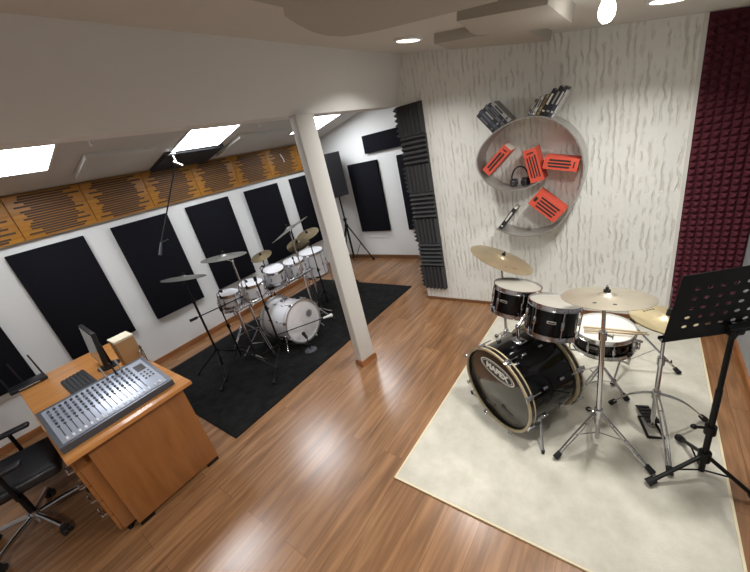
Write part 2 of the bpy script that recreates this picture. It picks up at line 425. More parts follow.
lpanel(-4.80, -4.26, 1.98, 2.72, .035, 'black_foam', 'dark foam sheet on the ceiling below the middle panel light', 'ceiling_foam_sheet')
def hook(p, label):
    p = V(p); n = V((.2, 0, -1)).normalized()
    o = MB()
    o.lathe([(0, 0), (.02, 0), (.018, .01), (.007, .014), (.007, .04), (.013, .045), (.011, .055), (0, .058)], p, n, 16)
    tag(o.build('ceiling_hook', M['alu'], None, p), label, 'hook', 'small white ceiling hooks')
hook((-3.652, 1.15, zl(-3.652)), 'small white ceiling hook above the nearest off-white square panel')
hook((-3.667, 2.89, zl(-3.667)), 'small white ceiling hook to the right of the middle panel light')

# ------------------------------------------------------------------ wall acoustic panels (left and far walls)
def wpanel(lo, hi, label, grp='black fabric wall panels'):
    c = (V(lo)+V(hi))/2
    tag(MB().bb(lo, hi, .006).build('acoustic_panel', M['black_fabric'], None, c), label, 'acoustic panel', grp)
for y0, lab in ((-.56, 'black wall panel behind the wireless router at the far end of the desk'),
                (.395, 'black wall panel behind the computer monitor, second from the left'),
                (1.31, 'black wall panel behind the hanging microphone, third from the left'),
                (2.21, 'black wall panel behind the thin flat cymbal, fourth from the left'),
                (3.15, 'black wall panel left of the steeply tilted cymbal, fifth from the left'),
                (4.08, 'black wall panel partly behind the white post, sixth from the left')):
    wpanel((XL+.003, y0, .56), (XL+.053, y0+.645, 1.775), lab)
wpanel((-4.18, YF-.053, .55), (-3.53, YF-.003, 1.775), 'tall black panel on the far wall beside the loudspeaker')
wpanel((-3.13, YF-.053, .55), (-2.5, YF-.003, 1.78), 'tall black panel on the far wall, mostly behind the charcoal foam tiles')
wpanel((-3.73, YF-.053, 1.895), (-2.62, YF-.003, 2.175), 'short wide dark panel high on the far wall')
tag(MB().bb((-4.06, YF-.012, .415), (-3.68, YF-.002, .44), .003).build('cable_trunking', M['alu'], None, (-3.87, YF, .43)), 'short white cable trunking low on the far wall', 'trunking')

# golden slatted diffusers
labs = ['golden slatted diffuser panel at the left edge, above the first black panel', 'golden slatted diffuser above the second black wall panel',
        'golden slatted diffuser above the gap between second and third black panels', 'golden slatted diffuser just left of the hanging microphone clamp',
        'golden slatted diffuser right below the middle panel light', 'golden slatted diffuser directly left of the hanging clip',
        'golden slatted diffuser with a hanging clip in front of it', 'golden slatted diffuser farthest along, behind the white post']
dw = .628
for i in range(8):
    y0 = .60+dw*(i-1)
    o = MB(); x = XL+.003
    o.bb((x, y0+.003, 1.865), (x+.045, y0+dw-.003, 2.295), .003)
    o.mi = 1
    rows = 17
    prof = [.7, .92, .66, .97, .8, 1, .72, .9, 1, .78, .97, .68, .92, .8, 1, .74, .95]
    for r in range(rows):
        z = 1.89+r*(.38/(rows-1)); w = (dw-.05)*prof[r]
        for s_ in (-1, 1):
            ln = w/2*(.86+.14*math.sin(r*2.3+s_))
            o.bb((x+.0445, y0+dw/2 if s_ > 0 else y0+dw/2-ln, z-.0088), (x+.0475, y0+dw/2+ln if s_ > 0 else y0+dw/2, z+.0088))
    tag(o.build('slat_diffuser', [M['ply'], M['slot']], None, (x, y0+dw/2, 2.08)), labs[i], 'diffuser', 'golden slatted diffusers along the wall')

# charcoal wedge foam tiles
ordn = ['lowest', 'second from the bottom', 'third from the bottom', 'middle', 'third from the top', 'second from the top', 'topmost']
T = .306
for i in range(7):
    z0 = .172+i*T; x0 = XM+.004; ys = YW-.002
    o = MB(); vert = i % 2 == 0
    o.bb((x0, ys-.02, z0+.001), (x0+.303, ys, z0+T-.001))
    nw = 6; st = .303/nw
    for k in range(nw):
        if vert:
            a = x0+k*st; p = [(a, ys-.02, z0+.001), (a+st, ys-.02, z0+.001), (a+st*.5, ys-.062, z0+.001)]
            o.prism(p, (0, 0, T-.002))
        else:
            a = z0+.001+k*st; p = [(x0, ys-.02, a), (x0, ys-.02, a+st), (x0, ys-.062, a+st*.5)]
            o.prism(p, (.303, 0, 0))
    tag(o.build('foam_tile', M['black_foam'], None, (x0+.15, ys, z0), 20),
        f'charcoal foam tile with {"upright" if vert else "level"} ridges, {ordn[i]} in the column', 'foam tile', 'charcoal wedge foam tiles in a column')

for i in (0, 2, 4, 6):
    z0 = .172+i*T; o = MB(); xs = XM-.003; st = (T-.002)/6
    o.bb((xs-.02, YW+.002, z0+.001), (xs, YW+.30, z0+T-.001))
    for k in range(6):
        a = z0+.001+k*st; o.prism([(xs-.02, YW+.002, a), (xs-.02, YW+.002, a+st), (xs-.06, YW+.002, a+st*.5)], (0, .298, 0))
    tag(o.build('foam_tile', M['black_foam'], None, (xs, YW+.15, z0), 20), f'toothed charcoal foam tile around the corner from the {ordn[i]} tile', 'foam tile', 'charcoal foam tiles around the corner')

# maroon pyramid foam
o = MB(); px0, px1 = .286, XR; nx = 8; st = (px1-px0)/nx
z = .06
def grid_top(x): return zr(x)-.004
nzs = [int((zr(px0+(i+1)*st)-.006-z)/st) for i in range(nx)]
for i in range(nx):
    for k in range(nzs[i]):
        a, b = px0+i*st, z+k*st
        q = [o.bm.verts.new(p) for p in ((a, YW-.015, b), (a+st, YW-.015, b), (a+st, YW-.015, b+st), (a, YW-.015, b+st))]
        ap = o.bm.verts.new((a+st/2, YW-.058, b+st/2))
        for j in range(4): o.face([q[j], q[(j+1) % 4], ap])
o.prism([(px0, YW-.016, z), (px1, YW-.016, z), (px1, YW-.016, zr(px1)-.004), (px0, YW-.016, zr(px0)-.004)], (0, .014, 0))
tag(o.build('pyramid_foam', M['maroon'], None, (.48, YW, 1.1), 10), 'maroon pyramid acoustic foam covering the wall strip beside the wavy wallpaper', 'acoustic foam')

# ------------------------------------------------------------------ rugs
o = MB(); o.bb((-4.5, .80, 0), (-2.575, 3.84, .012), .004)
tag(o.build('rug', M['rug_black'], None, (-3.54, 2.3, 0)), 'black rug under the white drum kit', 'rug')
t = thing('rug', 'cream rug under the black drum kit', 'rug', (-.33, 2.2, 0))
MB().bb((-1.135, 1.11, 0), (.477, 3.4, .012), .003).build('pile', M['rug_cream'], t)
o = MB()
for lo_, hi_ in (((-1.147, 1.098, 0), (-1.135, 3.412, .013)), ((.477, 1.098, 0), (.489, 3.412, .013)), ((-1.135, 1.098, 0), (.477, 1.11, .013)), ((-1.135, 3.4, 0), (.477, 3.412, .013))):
    o.bb(lo_, hi_, .002)
o.build('binding', M['rug_edge'], t)
RZ = .0125

# ------------------------------------------------------------------ drum parts
def lug_set(root, c, ax, r, h0, h1, n, mat, phase=0, length=.05, rods=True, mat_rod=None):
    u, v, a = frame(ax); c = V(c)
    for k in range(n):
        t = 2*PI*(k+.5)/n+phase
        d = u*math.cos(t)+v*math.sin(t)
        p = c+d*r
        o = MB(); w = a.cross(d)
        o.box(p+a*(h0+h1)/2+d*.008, (.016, .018, length), (d, w, a), .004)
        o.build('lug', mat, root)
        if rods:
            MB().cyl(p+a*h0+d*.012, p+a*h1+d*.012, .0035, None, 8).build('tension_rod', mat_rod or mat, root)

def drum(name, label, cat, c, n, r, depth, wrap, head, group=None, lugs=6, badge=True, strainer=None, badge_dir=None, phase=0):
    """c = centre of the top head, n = up axis"""
    c = V(c); u, v, a = frame(n)
    t = thing(name, label, cat, c-a*depth, group)
    MB().lathe([(r-.008, -depth+.004), (r-.001, -depth+.004), (r-.001, -.004), (r-.008, -.004)], c, a, 48, True).build('shell', wrap, t)
    MB().lathe([(0, 0), (r-.006, 0), (r+.004, -.004), (r+.004, -.008), (0, -.006)], c, a, 48).build('batter_head', head, t)
    MB().lathe([(0, -depth), (r-.006, -depth), (r+.003, -depth+.006), (0, -depth+.005)], c, a, 48).build('resonant_head', M['clear_head'], t)
    prof = [(r+.003, -.022), (r+.011, -.022), (r+.011, -.019), (r+.0075, -.017), (r+.0075, .004), (r+.011, .006), (r+.011, .009), (r+.004, .009)]
    MB().lathe(prof, c, a, 48, True).build('top_hoop', M['chrome'], t)
    MB().lathe([(q, -depth-h) for q, h in prof], c, a, 48, True).build('bottom_hoop', M['chrome'], t)
    lug_set(t, c, a, r, -depth+.012, -.012, lugs, M['chrome'], phase, min(.05, depth*.35))
    if badge_dir is not None:
        d = V(badge_dir); d = (d-a*d.dot(a)).normalized(); w = a.cross(d)
        o = MB(); p = c+d*(r+.001)-a*depth*.45
        o.box(p, (.004, .05, .018), (d, w, a), .0015)
        o.mi = 1; o.box(p+d*.002, (.002, .036, .007), (d, w, a))
        o.build('badge', [M['steel'], M['dark_print']], t)
    if strainer is not None:
        d = V(strainer).normalized(); w = a.cross(d)
        o = MB(); p = c+d*(r+.014)-a*depth*.5
        o.box(p, (.024, .03, depth*.75), (d, w, a), .004); o.box(p+d*.022+a*.01, (.02, .016, .05), (d, w, a), .004)
        o.cyl(p+d*.012+a*.05, p+d*.04+a*.05, .008, None, 10)
        o.build('strainer', M['chrome'], t)
    return t

def cymbal(label, c, n, r, mat, group, marks=None, name='cymbal', bell=.2):
    c = V(c); u, v, a = frame(n)
    rb = r*bell; hb = rb*.42
    top = [(.006, hb), (rb*.45, hb*.93), (rb*.8, hb*.6), (rb, hb*.22), (rb*1.12, .002), (r*.5, -r*.016), (r*.8, -r*.042), (r, -r*.064)]
    bot = [(q, h-.0016) for q, h in top][::-1]
    t = thing(name, label, 'cymbal', c, group)
    MB().lathe(top+bot, c, a, 64, True).build('bow', mat, t)
    if marks:
        ang, kind = marks
        d = u*math.cos(ang)+v*math.sin(ang); w = a.cross(d)
        o = MB(); rr = r*.62; h = -r*.036+.001
        tl = V((d.x, d.y, d.z)) - a*.085
        tl.normalize(); nn = tl.cross(w); nn = nn if nn.dot(a) > 0 else -nn
        for k in range(4):
            s_ = (k-1.5)*r*.13
            if kind == 'dots':
                o.box(c+d*rr+w*s_+a*h, (r*.075, r*.085, .0012), (tl, w, nn))
            else:
                sk = (tl+w*.45).normalized(); o.box(c+d*rr+w*s_*.8+a*h, (r*(.13 if k else .2), r*.045, .0012), (sk, nn.cross(sk), nn))
                o.box(c+d*(rr+r*.03)+w*(s_*.8+.008)+a*h, (r*.03, r*.09, .0012), (tl, w, nn))
        o.build('logo_mark', M['dark_print'], t)
    return t

def nut(root, c, n, r, rod_from=None, mat=None):
    c = V(c); u, v, a = frame(n); hb = r*.2*.42
    MB().lathe([(.0065, hb+.001), (.016, hb+.001), (.016, hb+.012), (.0065, hb+.012)], c, a, 16, True).build('felt_washer', M['felt'], root)
    o = MB(); o.cyl(c+a*(hb+.012), c+a*(hb+.026), .009, .007, 12); o.box(c+a*(hb+.022), (.036, .006, .012), (u, v, a), .002)
    o.build('wing_nut', mat or M['felt'], root)

def leg_part(root, base, ang, rad, cz, foot_z, mat, r=.008, dbl=False, arch=0.0, foot=True, brace_z=.14, brace=True):
    b = V(base); d = V((math.cos(ang), math.sin(ang), 0)); w = V((-d.y, d.x, 0))
    p0 = V((b.x, b.y, cz))+d*.018; p1 = V((b.x, b.y, foot_z+.02))+d*rad
    for _ in range(4):
        t0 = p1-p0; t0.z -= arch*PI*.9; t0.normalize()
        p1.z = foot_z+.0008-.016*t0.z+(r*1.7+.004)*math.sqrt(max(0, 1-t0.z**2))
    o = MB()
    pts = []
    for k in range(9):
        q = k/8; p = p0.lerp(p1, q); p.z += arch*math.sin(PI*q); pts.append(p)
    if dbl:
        for s_ in (-1, 1): o.tube([p+w*s_*.011*(1-.25*abs(2*k/8-1)) for k, p in enumerate(pts)], r*.62)
        for q in (2, 6): o.cyl(pts[q]-w*.014, pts[q]+w*.014, r*.5)
    else: o.tube(pts, r)
    lg = o.build('leg', mat, root)
    if foot:
        t_ = (pts[-1]-pts[-3]).normalized()
        f = MB(); f.cyl(p1-t_*.03, p1+t_*.016, r*1.5+.003, r*1.7+.004, 12); f.build('rubber_foot', M['rubber'], lg)
    if brace:
        m_ = pts[4]; o = MB(); o.tube([V((b.x, b.y, brace_z))+d*.012, m_], r*.45, 6); o.build('brace', mat, root)

def stand(name, label, base, top, mat, feet, cz=.36, r=.0125, dbl=False, arch=0, gz=RZ, low=.05, mid=None, group=None, tip=None, tn=None, tr=None, feet_rad=None, cat='stand', brace=True, lr=.008):
    """vertical tripod stand; base=(x,y) , top = z of the vertical tube"""
    b = V((base[0], base[1], 0)); mid = mid or (cz+top)*.55
    t = thing(name, label, cat, (b.x, b.y, gz), group)
    MB().cyl((b.x, b.y, gz+low), (b.x, b.y, mid), r).build('lower_tube', mat, t)
    MB().cyl((b.x, b.y, mid), (b.x, b.y, top), r*.72).build('upper_tube', mat, t)
    o = MB(); o.cyl((b.x, b.y, mid-.03), (b.x, b.y, mid+.02), r*1.5); o.cyl((b.x+r, b.y, mid), (b.x+r+.03, b.y-.01, mid), .006, None, 8); o.box((b.x+r+.032, b.y-.01, mid), (.006, .03, .014))
    o.build('clamp', mat if dbl else M['black_metal'], t)
    o = MB(); o.cyl((b.x, b.y, cz-.025), (b.x, b.y, cz+.025), r*1.7); o.build('collar', mat, t)
    for k, f in enumerate(feet):
        ang, rad = f if isinstance(f, tuple) else (f, feet_rad)
        leg_part(t, (b.x, b.y), math.radians(ang), rad, cz, gz, mat, lr, dbl, arch, True, gz+.1, brace)
    if tip is not None:
        tip = V(tip); n = V(tn).normalized(); hb = tr*.2*.42
        o = MB(); o.tube([(b.x, b.y, top-.005), tip-n*.035], .006); o.cyl(tip-n*.04, tip-n*.004, .009); o.cyl(tip-n*.01, tip+n*(hb+.035), .0045, None, 8)
        o.cyl((b.x-.014, b.y, top), (b.x+.014, b.y, top), .012)
        o.build('tilter', mat, t)
        nut(t, tip, n, tr)
    return t

def atan(b, f): return (math.degrees(math.atan2(f[1]-b[1], f[0]-b[0])), math.hypot(f[0]-b[0], f[1]-b[1]))

def bass_drum(label, c, d, r, depth, wrap, fhead, hoop_mats, mount, logo=None, white=False):
    """c = centre of the front head; d = axis pointing to the back (drummer)"""
    c = V(c); d = V(d).normalized(); up = V((0, 0, 1)); rt = d.cross(up).normalized()   # right as seen from the front
    g = RZ
    t = thing('bass_drum', label, 'bass drum', (c.x+d.x*depth/2, c.y+d.y*depth/2, g))
    rs = r-.02
    MB().lathe([(rs-.008, .03), (rs, .03), (rs, depth-.03), (rs-.008, depth-.03)], c, d, 64, True).build('shell', wrap, t)
    MB().lathe([(0, .0), (rs-.01, 0), (rs+.002, .006), (rs+.002, .02), (0, .014)], c, d, 64).build('front_head', fhead, t)
    MB().lathe([(0, depth), (rs-.01, depth), (rs+.002, depth-.006), (0, depth-.014)], c, d, 64).build('batter_head', M['coated'], t)
    def hoop(h0, h1, nm):
        o = MB(); e = .010
        o.lathe([(r-.016, h0+e), (r, h0+e), (r, h1-e), (r-.016, h1-e)], c, d, 64, True)
        o.mi = 1
        o.lathe([(r-.016, h0), (r+.0005, h0), (r+.0005, h0+e), (r-.016, h0+e)], c, d, 64, True)
        o.lathe([(r-.016, h1-e), (r+.0005, h1-e), (r+.0005, h1), (r-.016, h1)], c, d, 64, True)
        o.build(nm, hoop_mats, t)
    hoop(-.018, .026, 'front_hoop'); hoop(depth-.026, depth+.018, 'rear_hoop')
    n = 8
    for k in range(n):
        a = 2*PI*(k+.5)/n; e = rt*math.cos(a)+up*math.sin(a); w = d.cross(e)
        for q_ in (-.07, .07): MB().box(c+e*(rs+.009)+d*(depth/2+q_), (.014, .016, .034), (e, w, d), .004).build('lug', M['chrome'], t)
        for h, s_ in ((-.02, 1), (depth+.02, -1)):
            o = MB(); o.box(c+e*(r+.006)+d*(h+.018*s_), (.014, .03, .05), (e, w, d), .004)
            q = c+e*(r+.013)
            o.tube([q+d*(h-.0*s_), q+d*(h+.1*s_)], .0035, 6); o.box(q+d*(h-.012*s_), (.008, .03, .008), (e, w, d), .002)
            o.build('tension_claw', M['chrome'], t)
    for s_ in (-1, 1):                                          # spurs
        p = c+rt*s_*(rs-.012)*math.cos(.45)-up*(rs-.012)*math.sin(.45)+d*.1
        f = V((p.x, p.y, g+.012))+rt*s_*.10-d*.07
        o = MB(); e = (rt*s_*math.cos(.45)-up*math.sin(.45)); o.box(p+e*.012, (.03, .045, .05), (e, d, e.cross(d)), .006)
        o.build('spur_bracket', M['chrome'], t)
        o = MB(); o.cyl(p+e*.02, f, .0085, .0075); sp = o.build('spur', M['chrome'], t)
        MB().cyl(f+V((0, 0, .014)), f-V((0, 0, .011)), .011, .009, 10).build('rubber_foot', M['rubber'], sp)
    if mount:
        mc = c+d*depth*.5+up*rs
        o = MB(); o.box(mc+up*.008, (.09, .07, .016), (rt, d, up), .006); o.cyl(mc, mc+up*mount[0], .012)
        o.build('mount_post', M['chrome'], t)
        for tgt in mount[1:]:
            tp = V(tgt); o = MB(); s0 = mc+up*(mount[0]-.012)
            mid_ = (s0+tp)/2+up*.02
            o.tube([s0, mid_, tp], .0085); o.ball(s0, .016); o.ball(tp, .014)
            o.build('tom_arm', M['chrome'], t)
    if logo:
        p = c+up*logo['up']+rt*logo.get('rt', 0)-d*.0008; nn = -d; up0, rt0 = up, rt
        q_ = math.radians(-7); rt, up = rt*math.cos(q_)+up*math.sin(q_), up*math.cos(q_)-rt*math.sin(q_)
        def oval(rx, ry, h, hh, mi, o):
            o.mi = mi
            o.prism([p+rt*rx*math.cos(2*PI*k/48)+up*ry*math.sin(2*PI*k/48)+nn*h for k in range(48)], nn*hh)
        o = MB(); oval(logo['w'], logo['h'], 0, .0006, 0, o); oval(logo['w']*.94, logo['h']*.88, .0006, .0004, 1, o)
        oval(logo['w']*.89, logo['h']*.78, .001, .0003, 0, o); oval(logo['w']*.86, logo['h']*.73, .0013, .0003, 1, o)
        o.mi = 0; o.text(logo['text'], logo['size'], p+nn*.0018-up*logo['size']*.02, rt, up, nn, .0005, .004)
        o.build('emblem', [M['white_print'], M['dark_print']], t)
        o = MB(); q = c-up*.13+rt*.1-d*.0008
        o.box(q, (.1, .002, .008), (rt, d, up)); o.box(q+up*.014-rt*.035, (.03, .002, .02), (rt, d, up))
        o.build('small_print', M['dark_print'], t)
    return t

# ------------------------------------------------------------------ black drum kit
BC = V((-.68, 1.816, .32)); BD = V((.505, .863, 0)).normalized()
t1n = V((.15, .17, .973)); t2n = V((.12, .2, .97))
t1 = V((-.635, 2.26, .895)); t2 = V((-.362, 2.06, .90))
bass_drum('black bass drum with tan hoops and a white oval emblem on its dark head', BC, BD, .305, .42, M['black_wrap'], M['dark_head'],
          [M['hoop_black'], M['hoop_wood']], (.13, t1-t1n.normalized()*.13+V((.12, -.12, -.0)), t2-t2n.normalized()*.13+V((-.135, .10, 0))),
          dict(up=.15, rt=.012, w=.155, h=.062, text='MAPEX', size=.062))
drum('tom_drum', 'black rack tom nearer the tilted cymbal, left of the two on the black bass drum', 'tom drum', t1, t1n, .15, .19, M['black_wrap'], M['tom_head'], 'black rack toms', 6, badge_dir=(-.3, -1, 0))
drum('tom_drum', 'black rack tom nearer the music stand, right of the two on the black bass drum', 'tom drum', t2, t2n, .142, .2, M['black_wrap'], M['tom_head'], 'black rack toms', 6, badge_dir=(.1, -1, 0))
SN = V((-.121, 2.345, .58))
drum('snare_drum', 'black snare drum with two sticks on its white head, under the big flat cymbal', 'snare drum', SN, (0.03, -.03, 1), .17, .13, M['black_wrap'], M['coated'], None, 8, strainer=(.9, -.4, 0), badge_dir=(-.25, -1, 0))
for k, (a, b) in enumerate((((-.235, 2.30), (.065, 2.315)), ((-.225, 2.255), (.055, 2.29)))):
    z = SN.z+.0165
    o = MB(); A, B = V((*a, z)), V((*b, z)); d = (B-A).normalized()
    o.cyl(A, A+d*.27, .007); o.cyl(A+d*.27, A+d*.33, .007, .0035); o.ball(A+d*.335, .0058)
    tag(o.build('drumstick', M['stick'], None, A), ['wooden drumstick on the snare, farther from the camera', 'wooden drumstick on the snare, nearer the camera'][k], 'drumstick', 'drumsticks on the snare')
# snare stand
b = (-.124, 2.348)
t = thing('snare_stand', 'chrome stand holding the black snare drum', 'stand', (b[0], b[1], RZ))
MB().cyl((b[0], b[1], .1), (b[0], b[1], .37), .012).build('tube', M['chrome'], t)
MB().cyl((b[0], b[1], .24), (b[0], b[1], .29), .02).build('collar', M['chrome'], t)
for ang, rad in (atan(b, (.03, 2.335)), (128, .24), (228, .22)): leg_part(t, b, math.radians(ang), rad, .25, RZ, M['chrome'], .009, True)
for k in range(3):
    a = math.radians(80+120*k); d = V((math.cos(a), math.sin(a), 0))
    o = MB(); o.tube([V((b[0], b[1], .37)), V((b[0], b[1], .39))+d*.09, V((b[0], b[1], .41))+d*.198, V((b[0], b[1], .475))+d*.2], .0065)
    arm = o.build('basket_arm', M['chrome'], t)
    MB().box(V((b[0], b[1], .48))+d*.198, (.014, .03, .03), (d, V((-d.y, d.x, 0)), V((0, 0, 1))), .004).build('rubber_grip', M['rubber'], arm)

RC = V((-.093, 1.877, 1.06)); RN = V((0, .174, .985))
stand('cymbal_stand', 'chrome double braced stand under the big flat cymbal, front of the black kit', (-.1, 1.875), 1.01, M['chrome'],
      [atan((-.1, 1.875), f) for f in ((-.287, 1.662), (.163, 1.769), (-.17, 2.135))], .27, .0135, True, mid=.82, tip=RC, tn=RN, tr=.206, group='chrome cymbal stands of the black kit')
cymbal('large flat silvery cymbal with dark lettering, highest over the snare of the black kit', RC, RN, .206, M['brass2'], 'cymbals of the black kit', (.0, 'dots'))
LC = V((-.816, 2.534, .998)); LN = V((.417, .164, .894))
stand('cymbal_stand', 'chrome stand behind the left black tom, holding the tilted cymbal by the wallpaper', (-.83, 2.55), .93, M['chrome'],
      [(123, .36), (243, .27), (3, .3)], .3, .0125, True, mid=.6, tip=LC, tn=LN, tr=.25, group='chrome cymbal stands of the black kit')
cymbal('tilted bronze cymbal standing free against the wavy wallpaper', LC, LN, .25, M['brass'], 'cymbals of the black kit', (3.44, 'script'))
# hi-hat
HC = V((.172, 2.113, .828)); HN = V((.15, .06, .985))
hb = (.1695, 2.1125)
t = stand('hi_hat_stand', 'chrome pedal stand carrying the golden hi-hat beside the music stand', hb, .776, M['chrome'],
          [atan(hb, f) for f in ((.245, 1.80), (.423, 2.296), (-.044, 2.261))], .3, .0125, True, .035, mid=.55, cat='stand', brace=False)
MB().cyl((hb[0], hb[1], .77), (HC.x+.002, HC.y, HC.z+.19), .0035, None, 8).build('pull_rod', M['chrome'], t)
o = MB(); o.cyl(HC+HN*.02, HC+HN*.06, .013); o.box(HC+HN*.045+V((.016, 0, 0)), (.02, .01, .02)); o.build('clutch', M['felt'], t)
fd = V((-.085, .26, 0)).normalized(); fw = V((fd.y, -fd.x, 0)); fc = V((.148, 2.20, RZ+.045))
o = MB(); ax = (fw, (fd+V((0, 0, -.22))).normalized(), fw.cross((fd+V((0, 0, -.22))).normalized()))
o.box(fc, (.075, .20, .008), ax, .003)
for k in range(5): o.box(fc+ax[1]*(-.08+.038*k)+ax[2]*.006, (.06, .008, .004), ax)
o.build('footboard', M['black_metal'], t)
o = MB(); h = V((hb[0], hb[1], RZ+.0085))
o.tube([h-fd*.07-fw*.04, h-fd*.07+fw*.04, h+fd*.1+fw*.036, h+fd*.1-fw*.036, h-fd*.07-fw*.04], .008); o.build('pedal_frame', M['black_metal'], t)
MB().cyl((hb[0], hb[1], RZ+.05), (hb[0]-.01, hb[1]+.03, RZ+.075), .005).build('linkage', M['black_metal'], t)
cymbal('golden top hi-hat cymbal behind the left edge of the music stand', HC, HN, .167, M['gold'], 'hi-hat pair', (-2.26, 'dots'), 'hi_hat_cymbal', .25)
cymbal('golden bottom hi-hat cymbal facing down under its twin', HC-HN*.029, -HN, .165, M['gold'], 'hi-hat pair', None, 'hi_hat_cymbal', .25)
# long-legged stand behind the snare
sb = (.03, 2.70)
stand('microphone_stand', 'low chrome stand behind the snare, one long leg reaching towards the maroon foam', sb, .55, M['chrome'], [(10, .295), (130, .28), (250, .24)], .40, .011, gz=RZ, mid=.45)

# ------------------------------------------------------------------ music stand
cb = (.37, 1.84)
t = thing('music_stand', 'black tripod music stand with a perforated desk at the right edge', 'music stand', (cb[0], cb[1], RZ))
MB().cyl((cb[0], cb[1], RZ+.06), (cb[0], cb[1], .62), .0135).build('lower_tube', M['black_metal'], t)
MB().cyl((cb[0], cb[1], .6), (cb[0], cb[1], .93), .011).build('upper_tube', M['black_metal'], t)
o = MB(); o.cyl((cb[0], cb[1], .34), (cb[0], cb[1], .39), .024); o.cyl((cb[0]-.02, cb[1], .37), (cb[0]-.06, cb[1]-.01, .37), .007); o.ball((cb[0]-.062, cb[1]-.01, .37), .014)
o.build('height_clamp', M['black_metal'], t)
MB().cyl((cb[0], cb[1], .15), (cb[0], cb[1], .21), .027).build('collar', M['black_metal'], t)
for f, gz in (((.16, 1.69), RZ), ((.575, 1.80), 0), ((.30, 2.07), RZ)):
    ang, rad = atan(cb, f); leg_part(t, cb, math.radians(ang), rad, .18, gz, M['black_metal'], .0105, brace_z=.08)
az, ti = .569, -.17
pu = V((math.cos(az), math.sin(az), 0)); pn = V((-math.sin(az), math.cos(az), 0)); pv = (V((0, 0, 1))*math.cos(ti)+pn*math.sin(ti)).normalized(); pw = pu.cross(pv)
pc0 = V((cb[0], cb[1], .94)); W_, H_ = .57, .35; ncx, ncy = 12, 7
o = MB(); vc = {}
def vg(x, y, k):
    key = (round(x, 5), round(y, 5), k)
    if key not in vc: vc[key] = o.bm.verts.new(pc0+pu*x+pv*y+pw*(.001 if k else -.001))
    return vc[key]
cw, ch = W_/ncx, H_/ncy
for i in range(ncx):
    for j in range(ncy):
        x0 = -W_/2+i*cw; y0 = j*ch; cx, cy = x0+cw/2, y0+ch/2
        bd = [(x0, y0), (cx, y0), (x0+cw, y0), (x0+cw, cy), (x0+cw, y0+ch), (cx, y0+ch), (x0, y0+ch), (x0, cy)]
        if 0 < i < ncx-1 and 0 < j < ncy-1:
            hl = [(cx+.0115*math.cos(a), cy+.0085*math.sin(a)) for a in [-3*PI/4+q*PI/4 for q in range(8)]]
            for k in (0, 1):
                for q in range(8):
                    r_ = (q+1) % 8; o.face([vg(*bd[q], k), vg(*bd[r_], k), vg(*hl[r_], k), vg(*hl[q], k)])
            for q in range(8):
                r_ = (q+1) % 8; o.face([vg(*hl[q], 0), vg(*hl[r_], 0), vg(*hl[r_], 1), vg(*hl[q], 1)])
        else:
            for k in (0, 1): o.face([vg(*p, k) for p in bd])
for i in range(ncx):
    x0 = -W_/2+i*cw
    for y in (0, H_):
        for a, b_ in ((x0, x0+cw/2), (x0+cw/2, x0+cw)): o.face([vg(a, y, 0), vg(b_, y, 0), vg(b_, y, 1), vg(a, y, 1)])
for j in range(ncy):
    y0 = j*ch
    for x in (-W_/2, W_/2):
        for a, b_ in ((y0, y0+ch/2), (y0+ch/2, y0+ch)): o.face([vg(x, a, 0), vg(x, b_, 0), vg(x, b_, 1), vg(x, a, 1)])
o.build('desk_plate', M['black_metal'], t)
# lip on the reader's side (away from the camera) and the clamp on the near side
rs = 1 if pw.dot(V((0, 1, 0))) > 0 else -1
o = MB(); o.box(pc0+pw*rs*.014-pv*.003, (W_, .004, .03), (pu, pv, pw), .001); o.box(pc0+pw*rs*.028+pv*.004, (W_, .014, .003), (pu, pv, pw), .001)
o.build('ledge', M['black_metal'], t)
o = MB(); o.box(pc0-pw*rs*.012+pv*.03, (.06, .07, .02), (pu, pv, pw), .004); o.cyl((cb[0], cb[1], .91), pc0-pw*rs*.014+pv*.02, .013); o.cyl(pc0-pw*rs*.02+pv*.05-pu*.05, pc0-pw*rs*.02+pv*.05+pu*.05, .011)
o.build('tilt_clamp', M['black_metal'], t)

# ------------------------------------------------------------------ spiral wall shelf with books
cp = [(-1.10, .996), (-.95, .93), (-.791, .913), (-.62, .957), (-.50, 1.08), (-.405, 1.28), (-.367, 1.5), (-.43, 1.72), (-.58, 1.88), (-.767, 1.942),
      (-.98, 1.912), (-1.15, 1.81), (-1.232, 1.68), (-1.214, 1.54), (-1.12, 1.42), (-.986, 1.36), (-.83, 1.358), (-.694, 1.41)]
def catmull(P, n=8):
    out = []
    for i in range(len(P)-1):
        p0, p1, p2, p3 = P[max(i-1, 0)], P[i], P[i+1], P[min(i+2, len(P)-1)]
        for k in range(n):
            t_ = k/n
            out.append(tuple(.5*(2*p1[c]+(p2[c]-p0[c])*t_+(2*p0[c]-5*p1[c]+4*p2[c]-p3[c])*t_**2+(3*p1[c]-p0[c]-3*p2[c]+p3[c])*t_**3) for c in (0, 1)))
    return out+[P[-1]]
sp = catmull(cp)
YS = 3.30; YB = YW-.01
t = thing('wall_shelf', 'spiral steel wall shelf shaped like a figure nine on the wavy wallpaper', 'shelf', (-.8, YB, 1.4))
o = MB(); R4 = []
for i, p in enumerate(sp):
    a, b_ = V(sp[max(i-1, 0)]), V(sp[min(i+1, len(sp)-1)]); d = (b_-a).normalized(); n = V((-d.y, d.x)); h = .006
    q = V(p); R4.append([o.bm.verts.new((q.x+n.x*s_*h, y, q.y+n.y*s_*h)) for s_, y in ((-1, YS), (1, YS), (1, YB), (-1, YB))])
for A, B in zip(R4, R4[1:]):
    for k in range(4): o.face([A[k], A[(k+1) % 4], B[(k+1) % 4], B[k]])
o.face(R4[0]); o.face(R4[-1][::-1])
o.build('spiral_band', M['steel'], t)
o = MB()
